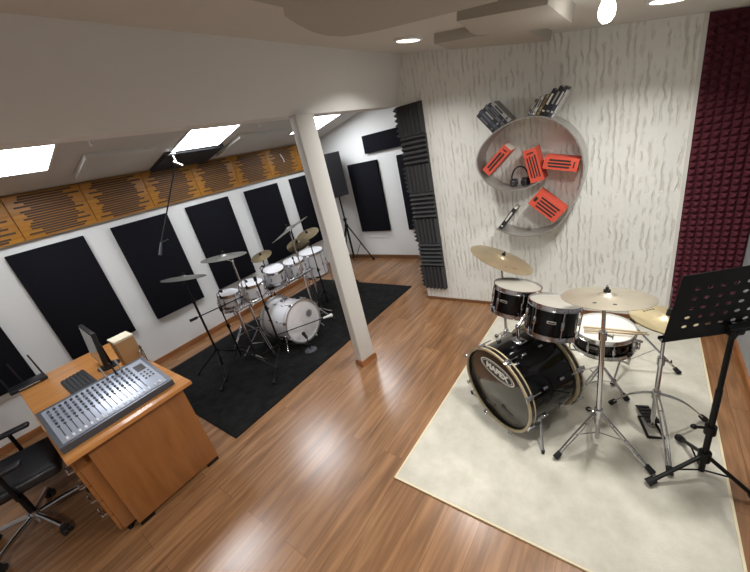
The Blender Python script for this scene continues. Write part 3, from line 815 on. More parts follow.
for x, z in ((-.767, 1.93), (-1.21, 1.60), (-.42, 1.28), (-.85, .93)): o.box((x, YB-.02, z), (.03, .04, .012), None, .002)
o.build('bracket', M['steel'], t)

def book(name, label, base, up, thick, height, depth, mats, lines=0, group=None, yf=3.315, side=1, cover='x', logo=False):
    """base: (x,z) of the lower left spine corner, up: spine direction in the wall plane, spine faces the room"""
    u = V((up[0], 0, up[1])).normalized(); w = V((u.z, 0, -u.x)); y = V((0, 1, 0))
    o0 = V((base[0], yf, base[1]))
    c = o0+w*thick/2+u*height/2+y*depth/2
    t = thing(name, label, 'book', o0+w*thick/2, group)
    cov, txt = mats
    o = MB(); o.box(c+y*.004-y*0, (thick-.006, depth-.008, height-.008), (w, y, u)); o.build('pages', M['paper_edge'], t)
    o = MB()
    for s_ in (-1, 1): o.box(c+w*s_*(thick/2-.0015), (.003, depth, height), (w, y, u))
    o.box(c-y*(depth/2-.0015), (thick-.006, .003, height), (w, y, u))
    o.build('cover', M[cov], t)
    o = MB(); fc_ = c-y*(depth/2+.0006)
    if lines:
        for k in range(lines):
            o.box(fc_+w*thick*((k+1)/(lines+1)-.5)-u*height*.04, (thick*.42/lines, .0012, height*(.62+.06*(k % 2))), (w, y, u))
        if logo:
            o.box(fc_+u*height*.40, (thick*.3, .0012, height*.1), (w, y, u))
        else: o.box(fc_+u*height*.38, (thick*.5, .0012, height*.04), (w, y, u))
    else:
        o.box(fc_+u*height*.12, (thick*.45, .0012, height*.42), (w, y, u)); o.box(fc_-u*height*.34, (thick*.6, .0012, height*.06), (w, y, u))
    o.build('spine_lettering', M[txt], t)
    return t
# find the shelf's top height at x
def shelf_top(x):
    best = None
    for a, b_ in zip(sp, sp[1:]):
        if (a[0]-x)*(b_[0]-x) <= 0 and a[0] != b_[0]:
            z = a[1]+(b_[1]-a[1])*(x-a[0])/(b_[0]-a[0]); best = z if best is None else max(best, z)
    return best
gl, gr_ = 'books leaning left on top of the spiral shelf', 'books leaning right on top of the spiral shelf'
x = -1.09; upL = (-.62, .78)
L_books = [('bk_black', 'bk_grey', .036, .215, 'black book at the outer left end of the left leaning row'), ('bk_slate', 'bk_grey', .026, .225, 'slate book, second from the left in the left leaning row'),
           ('bk_black', 'bk_silver', .030, .22, 'thick black book, third from the left in the left leaning row'), ('bk_grey', 'bk_black', .024, .232, 'grey book, fourth from the left in the left leaning row'),
           ('bk_black', 'bk_grey', .026, .228, 'slim black book between two greyish ones in the left leaning row'), ('bk_silver', 'bk_black', .030, .222, 'silvery grey book at the inner end of the left leaning row')]
def on_shelf_offset(x, up, thick, depth=0):
    """lift so both lower spine corners clear the band"""
    u = V((up[0], up[1])).normalized(); w = V((u.y, -u.x))
    z = shelf_top(x)+.0075
    for s_ in (0, .25, .5, .75, 1):
        q = V((x, z))+w*thick*s_
        zz = shelf_top(q.x)
        if zz is not None and q.y < zz+.0075: z += zz+.0075-q.y
    return z
def row(books, x, up, grp):
    u = V(up).normalized(); w = V((u.y, -u.x)); pos = None
    zprev = None
    for cov, txt, th, h, lab in books:
        if zprev is None: q = V((x, on_shelf_offset(x, up, th)))
        else:
            q = prev+w*(pth+.0008)
            # slide along the spine so that it touches the band
            best = None
            for s_ in [k*.002 for k in range(-100, 101)]:
                r_ = q+u*s_
                ok = all((shelf_top((r_+w*th*f).x) or 0)+.0075 <= (r_+w*th*f).y for f in (0, .5, 1))
                if ok: best = r_; break
            q = best or q
        book('book', lab, (q.x, q.y), up, th, h, .16, (cov, txt), 0, grp)
        prev, pth, zprev = q, th, q.y
row(L_books, -1.075, upL, gl)
R_books = [('bk_grey', 'bk_white', .018, .125, 'thin grey book at the inner end of the right leaning row'), ('bk_silver', 'bk_black', .016, .14, 'silver booklet, second in the right leaning row'),
           ('bk_white', 'bk_black', .018, .142, 'white booklet, third in the right leaning row'), ('bk_grey', 'bk_black', .014, .15, 'thin grey book between white and tan in the right leaning row'),
           ('bk_tan', 'bk_black', .014, .155, 'tan booklet in the middle of the right leaning row'),
           ('bk_black', 'bk_white', .034, .19, 'thick black book next to the tan booklet, right leaning row'), ('bk_black', 'bk_silver', .034, .215, 'tallest black book with silver print, right leaning row'),
           ('bk_slate', 'bk_white', .026, .222, 'dark slate book beside the white folder, right leaning row'),
           ('bk_white', 'bk_silver', .012, .205, 'white folder at the outer right end of the right leaning row')]
row(R_books, -.785, (.55, .835), gr_)
gd = 'red books inside the spiral shelf'
book('book', 'red book leaning at the left end inside the ring of the spiral shelf', (-1.197, 1.575), (.76, .68), .085, .285, .17, ('red', 'dark_print'), 2, gd, 3.32)
book('book', 'upright red book in the middle of the ring, next to the black headphones', (-.875, 1.66), (-.30, -1), -.0, .0, .0, ('red', 'dark_print'), 0, gd) if False else None
book('book', 'nearly upright red book in the middle of the spiral shelf, beside the black headphones', (-.772, 1.397), (-.22, .97), .108, .285, .17, ('red', 'dark_print'), 4, gd, 3.32)
book('book', 'red book lying almost level against the right side of the spiral shelf ring', (-.657, 1.515), (.97, -.235), -.1 if False else .1, .27, .17, ('red', 'dark_print'), 3, gd, 3.32) if False else None
book('book', 'red book lying almost level against the right side of the spiral shelf ring', (-.655, 1.612), (.972, -.235), .1, .265, .17, ('red', 'dark_print'), 3, gd, 3.32)
book('book', 'red book leaning in the lower tail of the spiral shelf', (-.595, 1.03), (-.735, .678), .14, .285, .17, ('red', 'dark_print'), 4, gd, 3.32, logo=True)
book('booklet', 'slim dark booklet leaning in the lower tail of the spiral shelf', (-1.088, 1.0), (.62, .78), .034, .245, .16, ('bk_black', 'bk_white'), 0, None, 3.32)
hc = V((-.885, 3.40, 1.432))
t = thing('headphones', 'black headphones lying inside the ring of the spiral shelf', 'headphones', (hc.x, hc.y, 1.372))
MB().tube([hc+V((-.07+.0, .02, 0))]+[hc+V((-.075*math.cos(PI*k/12), .01, .115*math.sin(PI*k/12)))+V((.0, 0, .0)) for k in range(13)], .007).build('headband', M['plastic'], t)
for s_ in (-1, 1):
    c = hc+V((s_*.06, -.01, -.022)); ax = V((s_, -.6, .1)).normalized()
    o = MB(); o.lathe([(0, -.022), (.032, -.022), (.038, -.01), (.038, .012), (.028, .022), (0, .024)], c, ax, 24); cup = o.build('ear_cup', M['plastic'], t)
    MB().lathe([(.016, -.022), (.036, -.022), (.04, -.03), (.034, -.038), (.018, -.036)], c, ax, 24, True).build('ear_pad', M['leather'], cup)

# ------------------------------------------------------------------ white drum kit
WC = V((-3.09, 2.19, .285))
bass_drum('white bass drum with a round grey badge on its pale front head', WC, (-1, 0, 0), .27, .46, M['white_wrap'], M['clear_head'],
          [M['white_wrap'], M['steel']], (.08,), None)
wb = [o for o in COL.objects if o.name.startswith('bass_drum') and o.location.x < -3][0]
o = MB(); o.lathe([(0, .0), (.048, 0), (.048, .0015), (0, .0018)], WC+V((.0005, .115, .045)), (1, 0, 0), 32); o.mi = 1
o.lathe([(0, .0015), (.036, .0015), (.036, .0025), (0, .0026)], WC+V((.0005, .115, .045)), (1, 0, 0), 32)
o.build('head_badge', [M['steel'], M['knob']], wb)
gw = 'white toms of the white kit'
wt = [((-3.66, 1.745, .83), .112, .15, (.12, .05, 1), 'white tom at the left end of the white kit, below the thin flat cymbals'),
      ((-3.60, 2.02, .835), .135, .17, (.1, .02, 1), 'white tom with a pale head, second from the left in the white kit'),
      ((-3.60, 2.375, .865), .125, .17, (.24, -.06, 1), 'white tom in the middle of the white kit, tilted to the front'),
      ((-3.64, 2.735, .83), .135, .2, (.1, -.08, 1), 'white tom, fourth from the left in the white kit')]
for c, r, dp, n, lab in wt: drum('tom_drum', lab, 'tom drum', c, n, r, dp, M['white_wrap'], M['clear_head'], gw, 6, badge_dir=None)
ft = drum('floor_tom', 'white floor tom at the right end of the white kit, beside the post', 'floor tom', (-3.76, 3.17, .80), (.03, -.03, 1), .18, .36, M['white_wrap'], M['clear_head'], None, 6)
for k in range(3):
    a = math.radians(35+120*k); d = V((math.cos(a), math.sin(a), 0)); p = V((-3.77, 3.18, 0))+d*.205
    MB().tube([p+V((0, 0, .60)), p+V((0, 0, .1)), p+d*.03+V((0, 0, .02))], .006).build('leg', M['chrome'], ft)
drum('snare_drum', 'white snare drum behind the toms of the white kit', 'snare drum', (-4.0, 1.93, .66), (0, 0, 1), .17, .14, M['white_wrap'], M['coated'], None, 8)
b = (-4.0, 1.93); t = thing('snare_stand', 'chrome stand under the white snare drum', 'stand', (*b, RZ))
MB().cyl((*b, .1), (*b, .45), .011).build('tube', M['chrome'], t)
for k in range(3):
    leg_part(t, b, math.radians(40+120*k), .24, .26, RZ, M['chrome'], .008, True)
    a = math.radians(80+120*k); d = V((math.cos(a), math.sin(a), 0))
    MB().tube([V((*b, .45)), V((*b, .46))+d*.09, V((*b, .475))+d*.19, V((*b, .55))+d*.193], .006).build('basket_arm', M['chrome'], t)
gs, gc = 'tripod stands around the white kit', 'cymbals of the white kit'
# rack tom holders for the outer toms
S1, S2, S3, S4 = (-3.74, 1.394), (-3.52, 1.56), (-3.10, 1.80), (-3.525, 1.862)
def tri(off, r): return [(off+120*k, r) for k in range(3)]
C1, N1 = V((-3.72, 1.40, 1.18)), V((-.01, .222, .975))
stand('cymbal_stand', 'black tripod stand at the left end of the white kit, carrying the lower flat cymbal', S1, 1.11, M['black_metal'], [atan(S1, (-3.928, 1.177)), atan(S1, (-3.45, 1.24)), (95, .3)], .25, .012, mid=.9, tip=C1, tn=N1, tr=.215, group=gs)
cymbal('flat dull cymbal at the far left of the white kit, the lower one', C1, N1, .215, M['dullbrass'], gc)
C2, N2 = V((-3.52, 1.792, 1.266)), V((0, .105, .995))
stand('cymbal_stand', 'chrome stand of the higher flat cymbal, left of the white bass drum', S4, 1.18, M['chrome'], [(-15, .28), (150, .26), (250, .28)], .3, .0125, True, mid=.75, tip=C2, tn=N2, tr=.238, group=gs)
cymbal('flat dull cymbal above the left toms of the white kit, the higher one', C2, N2, .238, M['dullbrass'], gc)
C3, N3 = V((-3.3, 2.566, 1.317)), V((-.33, -.22, .92))
t3 = stand('cymbal_stand', 'chrome stand of the steeply tilted cymbal, right beside the white bass drum', (-3.31, 2.575), 1.25, M['chrome'], [(30, .22), (150, .22), (215, .2)], .26, .012, True, mid=.7, tip=C3, tn=N3, tr=.265, group=gs)
cymbal('big steeply tilted cymbal, topmost over the white kit', C3, N3, .265, M['dullbrass'], gc)
P4, N4 = V((-3.42, 2.72, 1.085)), V((.1, -.28, .95)).normalized()
o = MB(); o.tube([(-3.31, 2.575, .98), (-3.37, 2.65, .99), P4-N4*.06], .007); o.cyl((-3.31, 2.575, .955), (-3.31, 2.575, 1.005), .02); o.cyl(P4-N4*.065, P4+N4*.05, .0045, None, 8)
o.build('cymbal_arm', M['chrome'], t3)
nut(t3, P4, N4, .15)
cymbal('small brownish cymbal right under the steeply tilted cymbal', P4, N4, .15, M['darkbrass'], gc)
cymbal('second small brownish cymbal, stacked just below its twin under the tilted one', P4-N4*.034, N4, .145, M['darkbrass'], gc)
for c, n, r, lab, sl, off in (((-3.83, 2.42, 1.02), (.1, -.25, .96), .14, 'small brownish cymbal lowest of the cluster over the white toms', 'black stand of the lowest small cymbal over the white toms', 100),
                         ((-3.50, 2.99, 1.12), (.05, -.3, .95), .16, 'brownish cymbal at the right of the cluster, towards the white post', 'black stand of the cymbal nearest the white post', 20)):
    stand('cymbal_stand', sl, (c[0], c[1]), c[2]-.07, M['black_metal'], tri(off, .22), .26, .0105, mid=.6, tip=c, tn=n, tr=r, group=gs)
    cymbal(lab, c, n, r, M['darkbrass'], gc)
# chrome rack carrying the toms, and small clip microphones on their rims
t = thing('drum_rack', 'curved chrome rack with clamps carrying the white toms', 'drum rack', (-3.5, 2.3, RZ))
rk = [(-3.49, 1.68, .66), (-3.455, 1.85, .665), (-3.44, 2.1, .67), (-3.44, 2.35, .67), (-3.46, 2.6, .665), (-3.50, 2.86, .66)]
MB().tube(rk, .017, 12).build('rail', M['chrome'], t)
for (x, y, z), fx in ((rk[0], -.02), (rk[-1], -.02)):
    o = MB(); o.cyl((x, y, z-.35), (x, y, z+.02), .017); o.cyl((x, y, RZ+.02), (x, y, z-.3), .0145)
    o.tube([(x+.2, y, RZ+.016), (x, y, RZ+.03), (x-.14, y, RZ+.016)], .012)
    o.build('leg', M['chrome'], t)
for k, (x, y, z) in enumerate(rk):
    o = MB(); o.box((x, y, z), (.05, .045, .05), None, .008); o.cyl((x, y, z-.04), (x, y, z+.05), .012); o.cyl((x+.02, y+.02, z), (x+.055, y+.02, z), .006, None, 8); o.box((x+.055, y+.02, z), (.008, .034, .012))
    o.build('clamp', M['chrome'], t)
for (tx, ty, tz), r_, ra in (((-3.66, 1.745, .83), .112, (-3.485, 1.72, .66)), ((-3.60, 2.02, .835), .135, (-3.445, 1.97, .668)), ((-3.60, 2.375, .865), .125, (-3.445, 2.44, .668)), ((-3.64, 2.735, .83), .135, (-3.475, 2.68, .664))):
    a_ = V(ra); c_ = V((tx, ty, tz-.08)); dd = a_-c_; dd.z = 0; dd.normalize(); b_ = c_+dd*(r_+.024)
    o = MB(); o.tube([a_, a_+V((0, 0, .05)), b_], .008); o.ball(b_, .013); o.build('tom_arm', M['chrome'], t)
gm = 'small clip microphones on the white toms'
for (cx_, cy_, cz_), r_, an, lab in (((-3.66, 1.745, .83), .112, -1.2, 'small black clip microphone on the rim of the leftmost white tom'), ((-3.60, 2.02, .835), .135, -.9, 'small black clip microphone on the rim of the second white tom'),
                                     ((-3.60, 2.375, .865), .125, -2.2, 'small black clip microphone on the rim of the middle white tom'), ((-3.64, 2.735, .83), .135, -.6, 'small black clip microphone on the rim of the fourth white tom')):
    d = V((math.cos(an), math.sin(an), 0)); p = V((cx_, cy_, cz_))+d*(r_+.014)+V((0, 0, .006))
    t = thing('clip_microphone', lab, 'microphone', p, gm)
    MB().box(p+d*.004, (.012, .02, .04), (d, V((-d.y, d.x, 0)), V((0, 0, 1))), .003).build('clip', M['black_metal'], t)
    MB().tube([p+V((0, 0, .015)), p+d*.012+V((0, 0, .05)), p-d*.02+V((0, 0, .07))], .005, 8).build('gooseneck', M['black_metal'], t)
    o = MB(); q = p-d*.015+V((0, 0, .07)); o.cyl(q, q-d*.03-V((0, 0, .02)), .012, .015, 12); o.build('capsule', M['black_metal'], t)
# microphone stands with booms
def mic_stand(label, base, top, feet, boom_a, boom_b, mic=True, cz=.2, weight=True, mic_col='black_metal'):
    t = stand('microphone_stand', label, base, top, M['black_metal'], feet, cz, .011, False, 0, RZ, .1, cat='microphone stand', group='microphone stands around the white kit', brace=False)
    a, b_ = V(boom_a), V(boom_b); d = (b_-a).normalized()
    MB().cyl(a, b_, .0065, None, 8).build('boom_arm', M['black_metal'], t)
    if weight: MB().cyl(a-d*.05, a+d*.03, .016, None, 12).build('counterweight', M['black_metal'], t)
    if mic:
        o = MB(); o.cyl(b_-d*.0, b_+d*.09, .011, .017, 12); o.ball(b_+d*.1, .022); o.build('microphone', M[mic_col], t)
    o = MB(); o.cyl((base[0], base[1], top-.03), (base[0], base[1], top+.015), .017); o.build('boom_clamp', M['black_metal'], t)
def through(base, z, a, b_):
    return z
# boom passing across at the left end of the white kit
p0, p1 = V((-3.72, 1.32, .72)), V((-3.47, 1.80, .775))
k = (S2[0]-p0.x)/(p1.x-p0.x)
S2 = ((p0+p1)/2).x+.018, ((p0+p1)/2).y
mic_stand('black microphone stand with a level boom, in front of the left toms', S2, .735, [atan(S2, (-3.33, 1.12)), atan(S2, (-3.02, 1.62)), (130, .3)], p0, p1, False)
mic_stand('black microphone stand with a low boom aimed at the white bass drum', S3, 1.02, [atan(S3, (-2.83, 1.43)), (190, .33), (72, .30)], (-3.085, 1.78, .335), (-2.85, 2.30, .295), True, .2, False, 'alu')
stand('cable_rack', 'black upright rod stand beside the floor tom of the white kit', (-3.40, 3.36), 1.02, M['black_metal'], tri(40, .22), .24, .0105, cat='stand', group=gs)
stand('cable_rack', 'black upright rod stand closest to the white post, behind the white kit', (-3.62, 3.62), 1.0, M['black_metal'], tri(85, .2), .24, .0105, cat='stand', group=gs)
kb = V((-2.90, 2.03, RZ))
t = thing('microphone_stand', 'small round-based microphone stand on the rug before the white bass drum', 'microphone stand', kb)
MB().lathe([(0, 0), (.07, 0), (.07, .008), (.03, .018), (0, .02)], kb, (0, 0, 1), 32).build('base', M['mix_body'], t)
MB().cyl(kb+V((0, 0, .018)), kb+V((0, 0, .17)), .007).build('pole', M['black_metal'], t)
o = MB(); o.cyl(kb+V((.0, 0, .17)), kb+V((-.045, .01, .205)), .016, .02, 14); o.ball(kb+V((-.05, .012, .21)), .023); o.build('microphone', M['black_metal'], t)
t = thing('drum_throne', 'round black stool behind the white kit', 'stool', (-4.16, 2.56, RZ))
MB().lathe([(0, .0), (.15, 0), (.165, .02), (.165, .06), (.15, .08), (0, .085)], (-4.16, 2.56, .46), (0, 0, 1), 40).build('seat', M['leather'], t)
MB().cyl((-4.16, 2.56, .2), (-4.16, 2.56, .462), .014).build('post', M['black_metal'], t)
for k in range(3): leg_part(t, (-4.16, 2.56), math.radians(15+120*k), .25, .28, RZ, M['black_metal'], .009, True)

# overhead hanging microphone and clip
a = V((-4.2, 2.02, 2.43)); b_ = V((-4.2, 1.451, 1.397)); d = (b_-a).normalized()
t = thing('hanging_microphone', 'thin black rod with a microphone hanging from the ceiling below the middle light', 'microphone', a)
o = MB(); n = V((.2, 0, -1)).normalized(); a = V((-4.2, 2.02, zl(-4.2)-.036)); o.box(a+n*.012, (.05, .06, .024), None, .004); o.cyl(a+n*.02, a+n*.1-V((0, .0, 0)), .012); o.cyl(a+n*.09-V((0, .03, 0)), a+n*.15+V((0, .05, 0)), .014)
o.build('ceiling_clamp', M['chrome'], t)
MB().cyl(a+n*.1, b_-d*.12, .0075).build('rod', M['black_metal'], t)
o = MB(); o.cyl(b_-d*.14, b_, .012, .017, 12); o.build('microphone', M['mix_body'], t)
o = MB(); q = b_-d*.14; o.cyl(q, q+V((.0, .06, -.0)), .008); o.ball(q+V((0, .07, 0)), .018); o.build('knob', M['black_metal'], t)
p = V((XL+.048, 4.03, 2.12))
t = thing('wall_clip', 'small silver clip hanging on the golden diffusers, left of the post', 'clip', p)
MB().box(p+V((.008, 0, .05)), (.016, .03, .05), None, .004).build('bracket', M['chrome'], t)
MB().tube([p+V((.014, 0, .05)), p+V((.04, .005, .0)), p+V((.03, .02, -.06))], .008).build('hook', M['alu'], t)

# ------------------------------------------------------------------ loudspeaker on its tripod
sbx, sby = -4.22, 4.55
stand('speaker_stand', 'black tripod stand under the loudspeaker by the far wall', (sbx, sby), 1.299, M['black_metal'], [(52, .36), (160, .36), (255, .34)], .78, .019, gz=0, low=.16, mid=.9, cat='speaker stand', lr=.012)
t = thing('loudspeaker', 'black loudspeaker on a tripod, partly behind the white post', 'loudspeaker', (sbx, sby, 1.30))
ang = math.radians(-38); u = V((math.cos(ang), math.sin(ang), 0)); f = V((math.sin(ang)*1, -math.cos(ang), 0)); up = V((0, 0, 1))
f = V((u.y, -u.x, 0)); ctr = V((sbx-.03, sby, 1.68))
o = MB()
hw, dp = .22, .36
pl = [ctr+u*-hw+f*dp/2, ctr+u*hw+f*dp/2, ctr+u*(hw*.62)-f*dp/2, ctr-u*(hw*.62)-f*dp/2]
o.prism([V((q.x, q.y, 1.322)) for q in pl], (0, 0, .715)); o.build('cabinet', M['plastic'], t)
MB().box(ctr+f*(dp/2+.006), (.40, .012, .67), (u, f, up), .005).build('grille', M['black_fabric'], t)
MB().box(ctr+f*(dp/2+.013)-up*.28, (.05, .003, .02), (u, f, up)).build('badge', M['steel'], t)
MB().cyl((sbx, sby, 1.300), (sbx, sby, 1.322), .03).build('pole_socket', M['plastic'], t)

# ------------------------------------------------------------------ desk
DX0, DX1, DY0, DY1, DZ = -4.2, -2.475, -.075, .675, .75
t = thing('desk', 'beech desk with the mixing console on it', 'desk', ((DX0+DX1)/2, .3, 0))
MB().bb((DX0, DY0, DZ-.028), (DX1, DY1, DZ), .003).build('desktop', M['desk'], t)
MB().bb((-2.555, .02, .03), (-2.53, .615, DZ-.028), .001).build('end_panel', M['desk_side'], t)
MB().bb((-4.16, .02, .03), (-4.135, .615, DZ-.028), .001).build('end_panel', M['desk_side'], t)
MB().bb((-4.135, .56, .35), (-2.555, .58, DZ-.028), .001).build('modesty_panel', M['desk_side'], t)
for x in (-2.5425, -4.1475):
    for y in (.07, .565): MB().bb((x-.012, y-.045, 0), (x+.012, y+.045, .03)).build('foot', M['black_metal'], t)
t = thing('drawer_pedestal', 'wooden drawer unit with silver handles under the beech desk', 'drawer unit', (-2.78, .2, 0))
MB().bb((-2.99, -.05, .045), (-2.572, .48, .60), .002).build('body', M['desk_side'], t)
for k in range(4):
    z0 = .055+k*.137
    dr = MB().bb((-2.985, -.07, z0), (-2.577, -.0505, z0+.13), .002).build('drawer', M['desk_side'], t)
    zc = z0+.07
    MB().tube([(-2.84, -.07, zc), (-2.835, -.1, zc), (-2.73, -.1, zc), (-2.725, -.07, zc)], .0065).build('handle', M['chrome'], dr)
for x in (-2.96, -2.6):
    for y in (-.02, .45): MB().cyl((x, y, 0), (x, y, .046), .018, None, 12).build('foot', M['black_metal'], t)

# mixing console, set across the end of the desk, controls rising away from the aisle
MX = V((-2.56, -.065, .752))
t = thing('mixing_console', 'large silver mixing console with rows of knobs and faders on the desk', 'mixing console', (-2.78, .28, DZ))
y0, y1 = -.062, .60
prf = [(-2.565, .752), (-2.565, .795), (-3.0, .885), (-3.03, .885), (-3.03, .752)]
MB().prism([(x, y0, z) for x, z in prf], (0, y1-y0, 0)).build('body', M['mix_body'], t)
sl = (V((-3.0, 0, .885))-V((-2.565, 0, .795))); Ls = sl.length; sd = sl.normalized(); yd = V((0, 1, 0)); sn = V((-sd.z, 0, sd.x)); sn = sn if sn.z > 0 else -sn
P0 = V((-2.565, y0, .795))
def mp(s, y, h=0): return P0+sd*s+yd*y+sn*h
MB().box(mp(Ls/2+.005, (y1-y0)/2, .002), (Ls-.03, y1-y0-.05, .004), (sd, yd, sn), .001).build('panel', M['mix_panel'], t)
nch = 16; wch = (y1-y0-.16)/nch
for i in range(nch):
    yc = .04+wch*(i+.5)
    for j, s in enumerate((.395, .355, .315, .275, .235)):
        MB().cyl(mp(s, yc, .004), mp(s, yc, .018), .0085, .007, 10).build('knob', M['knob' if j % 2 else 'mix_body'], t)
    MB().box(mp(.14, yc, .0045), (.12, .005, .002), (sd, yd, sn)).build('fader_slot', M['dark_print'], t)
    MB().box(mp(.045, yc, .007), (.024, .013, .008), (sd, yd, sn), .002).build('fader_cap', M['cap'], t)
    MB().box(mp(.20, yc, .0055), (.014, .014, .004), (sd, yd, sn), .001).build('button', M['dark_print'], t)
ym = .04+wch*nch+.04
MB().box(mp(.33, ym+.005, .005), (.09, .06, .003), (sd, yd, sn)).build('display', M['screen'], t)
for s in (.25, .21, .17):
    for q in (-.02, .005, .03): MB().box(mp(s, ym+q, .0055), (.016, .013, .004), (sd, yd, sn), .001).build('button', M['plastic'], t)
for q in (-.015, .02): MB().box(mp(.05, ym+q, .007), (.024, .013, .008), (sd, yd, sn), .002).build('fader_cap', M['cap'], t)
for k, (y, L_) in enumerate(((.50, .05), (.46, .06), (.40, .045))):
    o = MB(); q = mp(.41, y, .003); o.cyl(q, q+sn*.04, .007, None, 10); o.tube([q+sn*.04, q+sn*.09+sd*.02, q+sn*.07+sd*.08, V((-3.06, q.y+.02, .80)), V((-3.1, q.y+.05, .7565))], .0035, 6)
    tag(o.build('audio_cable', M['cable' if k != 1 else 'plastic'], None, q), ['pale cable plugged into the mixing console, nearest the wall side end', 'black cable plugged into the mixing console between two pale ones', 'pale cable plugged into the mixing console, nearest its middle'][k], 'cable', 'cables in the mixing console')

# keyboard
t = thing('keyboard', 'dark computer keyboard on the desk behind the mixing console', 'keyboard', (-3.5, .24, DZ))
kx0, kx1, ky0, ky1 = -3.74, -3.31, .155, .325
MB().prism([(kx0, ky0, DZ+.001), (kx0, ky1, DZ+.001), (kx0, ky1, DZ+.024), (kx0, ky0, DZ+.014)], (kx1-kx0, 0, 0)).build('case', M['plastic'], t)
o = MB()
for i in range(18):
    for j in range(6):
        x = kx0+.018+i*(kx1-kx0-.036)/17.0; y = ky0+.02+j*.0265
        o.box((x, y, DZ+.019+.01*(y-ky0)/(ky1-ky0)), (.018, .02, .008), None)
o.build('keys', M['key'], t)
# monitor, screen facing the chair
mc = V((-3.57, .45, .98))
t = thing('monitor', 'black flat computer monitor seen from the edge, in front of the cardboard box', 'monitor', (mc.x, mc.y, DZ))
a = math.radians(-2.5); mu = V((math.cos(a), math.sin(a), 0)); mf = V((math.sin(a), -math.cos(a), 0)); mv = (V((0, 0, 1))+mf*-.12).normalized(); mn = mu.cross(mv)
MB().box(mc, (.46, .30, .03), (mu, mv, mn), .006).build('housing', M['plastic'], t)
MB().box(mc+mn*.0155*(1 if mn.dot(mf) > 0 else -1), (.43, .265, .002), (mu, mv, mn)).build('screen', M['screen'], t)
MB().box(mc-mf*.03-V((0, 0, .11)), (.06, .03, .2), None, .004).build('neck', M['plastic'], t)
MB().lathe([(0, 0), (.085, 0), (.085, .008), (.04, .016), (0, .016)], (mc.x, mc.y+.02, DZ+.001), (0, 0, 1), 32).build('base', M['plastic'], t)
# cardboard box
bxa = (V((1, 0, 0)), V((0, 1, 0)), V((0, 0, 1)))
t = thing('box', 'cardboard box with a pale lid standing on the desk behind the monitor', 'box', (-3.385, .605, DZ))
MB().box((-3.385, .605, DZ+.116), (.16, .14, .23), None, .003).build('carton', M['card'], t)
MB().box((-3.385, .605, DZ+.24), (.168, .148, .018), None, .002).build('lid', M['cardtop'], t)
# looping cables behind the box
for k, (dz, dy, mat) in enumerate(((.0, 0, 'cable'), (.03, .02, 'plastic'))):
    o = MB(); o.tube([(-3.285, .64+dy, DZ+.05)]+[(-3.24+.05*math.sin(q*.9), .63+dy+.015*q*.3, DZ+.05+dz+.075*math.sin(q*.52)) for q in range(1, 7)]+[(-3.22, .64+dy, DZ+.004)], .0035, 6)
    tag(o.build('loose_cable', M[mat], None, (-3.28, .64+dy, DZ)), ['pale cable looping over the desk right of the cardboard box', 'black cable looping over the desk right of the cardboard box'][k], 'cable', 'cables by the cardboard box')
# router with two antennas
t = thing('router', 'black wireless router with upright antennas at the far left of the desk', 'router', (-4.07, -.0, DZ))
o = MB(); o.box((-4.1, .0, DZ+.018), (.15, .25, .03), None, .008); o.build('case', M['plastic'], t)
for y in (.115, -.02, -.115): MB().cyl((-4.165, y, DZ+.02), (-4.15, y-.012, DZ+.235), .0065, .0055, 10).build('antenna', M['plastic'], t)
MB().box((-4.024, .0, DZ+.018), (.003, .14, .008)).build('indicator_strip', M['cable'], t)

# ------------------------------------------------------------------ office chair
cx, cy = -3.31, -.375
t = thing('office_chair', 'black office chair with a chrome star base at the desk', 'office chair', (cx, cy, 0))
MB().cyl((cx, cy, .06), (cx, cy, .15), .032).build('hub', M['chrome'], t)
MB().cyl((cx, cy, .14), (cx, cy, .42), .022).build('gas_lift', M['black_metal'], t)
for k in range(5):
    a = math.radians(17+72*k); d = V((math.cos(a), math.sin(a), 0))
    e = V((cx, cy, 0))+d*.30
    o = MB(); o.tube([V((cx, cy, .115))+d*.02, V((cx, cy, .105))+d*.15, e+V((0, 0, .08))], .017, 10); lg = o.build('base_leg', M['chrome'], t)
    w = V((-d.y, d.x, 0)); o = MB()
    for s_ in (-1, 1): o.cyl(e+w*s_*.008+V((0, 0, .027)), e+w*s_*.026+V((0, 0, .027)), .027, None, 16)
    o.box(e+V((0, 0, .058)), (.03, .04, .03), (d, w, V((0, 0, 1))), .006); o.build('caster', M['rubber'], lg)
st_ = V((cx+.01, cy+.075, .47))
a = math.radians(-12); su, sv = V((math.cos(a), math.sin(a), 0)), V((-math.sin(a), math.cos(a), 0))
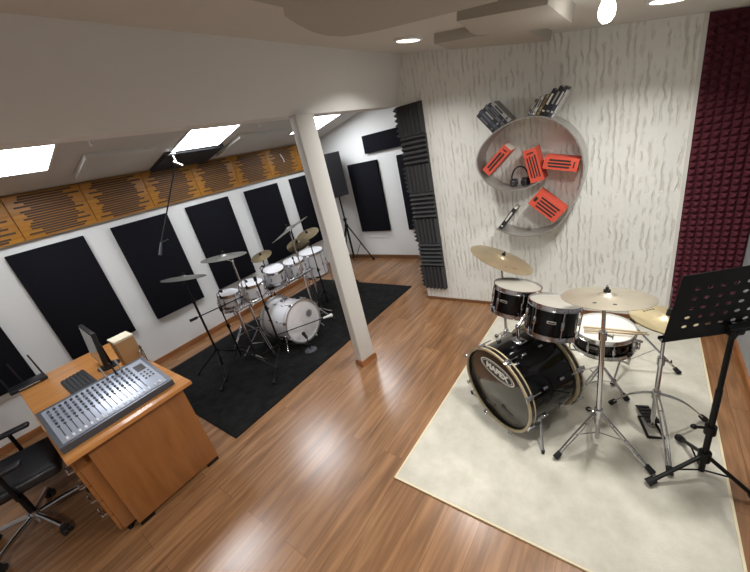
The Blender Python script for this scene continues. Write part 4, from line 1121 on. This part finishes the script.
MB().box(st_, (.50, .48, .085), (su, sv, V((0, 0, 1))), .035, 4).build('seat', M['leather'], t)
MB().box(st_-V((0, 0, .055)), (.26, .22, .03), (su, sv, V((0, 0, 1))), .006).build('seat_plate', M['black_metal'], t)
bk = st_-sv*.27
MB().box(bk+V((0, 0, .36))-sv*.03, (.44, .06, .50), (su, sv, V((0, 0, 1))), .025, 4).build('backrest', M['leather'], t)
MB().tube([st_-sv*.1-V((0, 0, .06)), bk-sv*.02-V((0, 0, .05)), bk-sv*.07+V((0, 0, .25))], .016).build('back_bracket', M['black_metal'], t)
for s_ in (-1, 1):
    p = st_+su*s_*.275
    o = MB(); o.tube([p-V((0, 0, .05))-su*s_*.1, p-V((0, 0, .045)), p+V((0, 0, .17))], .013); ar = o.build('armrest', M['black_metal'], t)
    MB().box(p+V((0, 0, .185))+sv*.0, (.06, .24, .03), (su, sv, V((0, 0, 1))), .012, 3).build('arm_pad', M['plastic'], ar)

# ------------------------------------------------------------------ camera, world, view
R = [[0.796522958499357, 0.5672969258797175, -0.20910613207377282], [0.07051078076448869, -0.4306536786772238, -0.8997586558837635], [-0.6004826445280612, 0.7019341898847761, -0.38302609139768684]]
cam = bpy.data.cameras.new('camera'); co = bpy.data.objects.new('camera', cam); COL.objects.link(co)
r, d, f = V(R[0]), V(R[1]), V(R[2])
m = Matrix.Identity(4)
for i in range(3): m[i][0], m[i][1], m[i][2] = r[i], -d[i], -f[i]
m.translation = (0, 0, 2.0)
co.matrix_world = m
cam.sensor_width = 36; cam.sensor_fit = 'HORIZONTAL'; cam.lens = 36*338.4/750; cam.shift_y = 3/750; cam.clip_start = .02
sc.camera = co
w = bpy.data.worlds.new('world'); sc.world = w; w.use_nodes = True
w.node_tree.nodes['Background'].inputs['Color'].default_value = (.9, .95, 1, 1); w.node_tree.nodes['Background'].inputs['Strength'].default_value = .05
sc.view_settings.view_transform = 'Standard'; sc.view_settings.look = 'None'
sc.view_settings.exposure = .06; sc.view_settings.gamma = 1
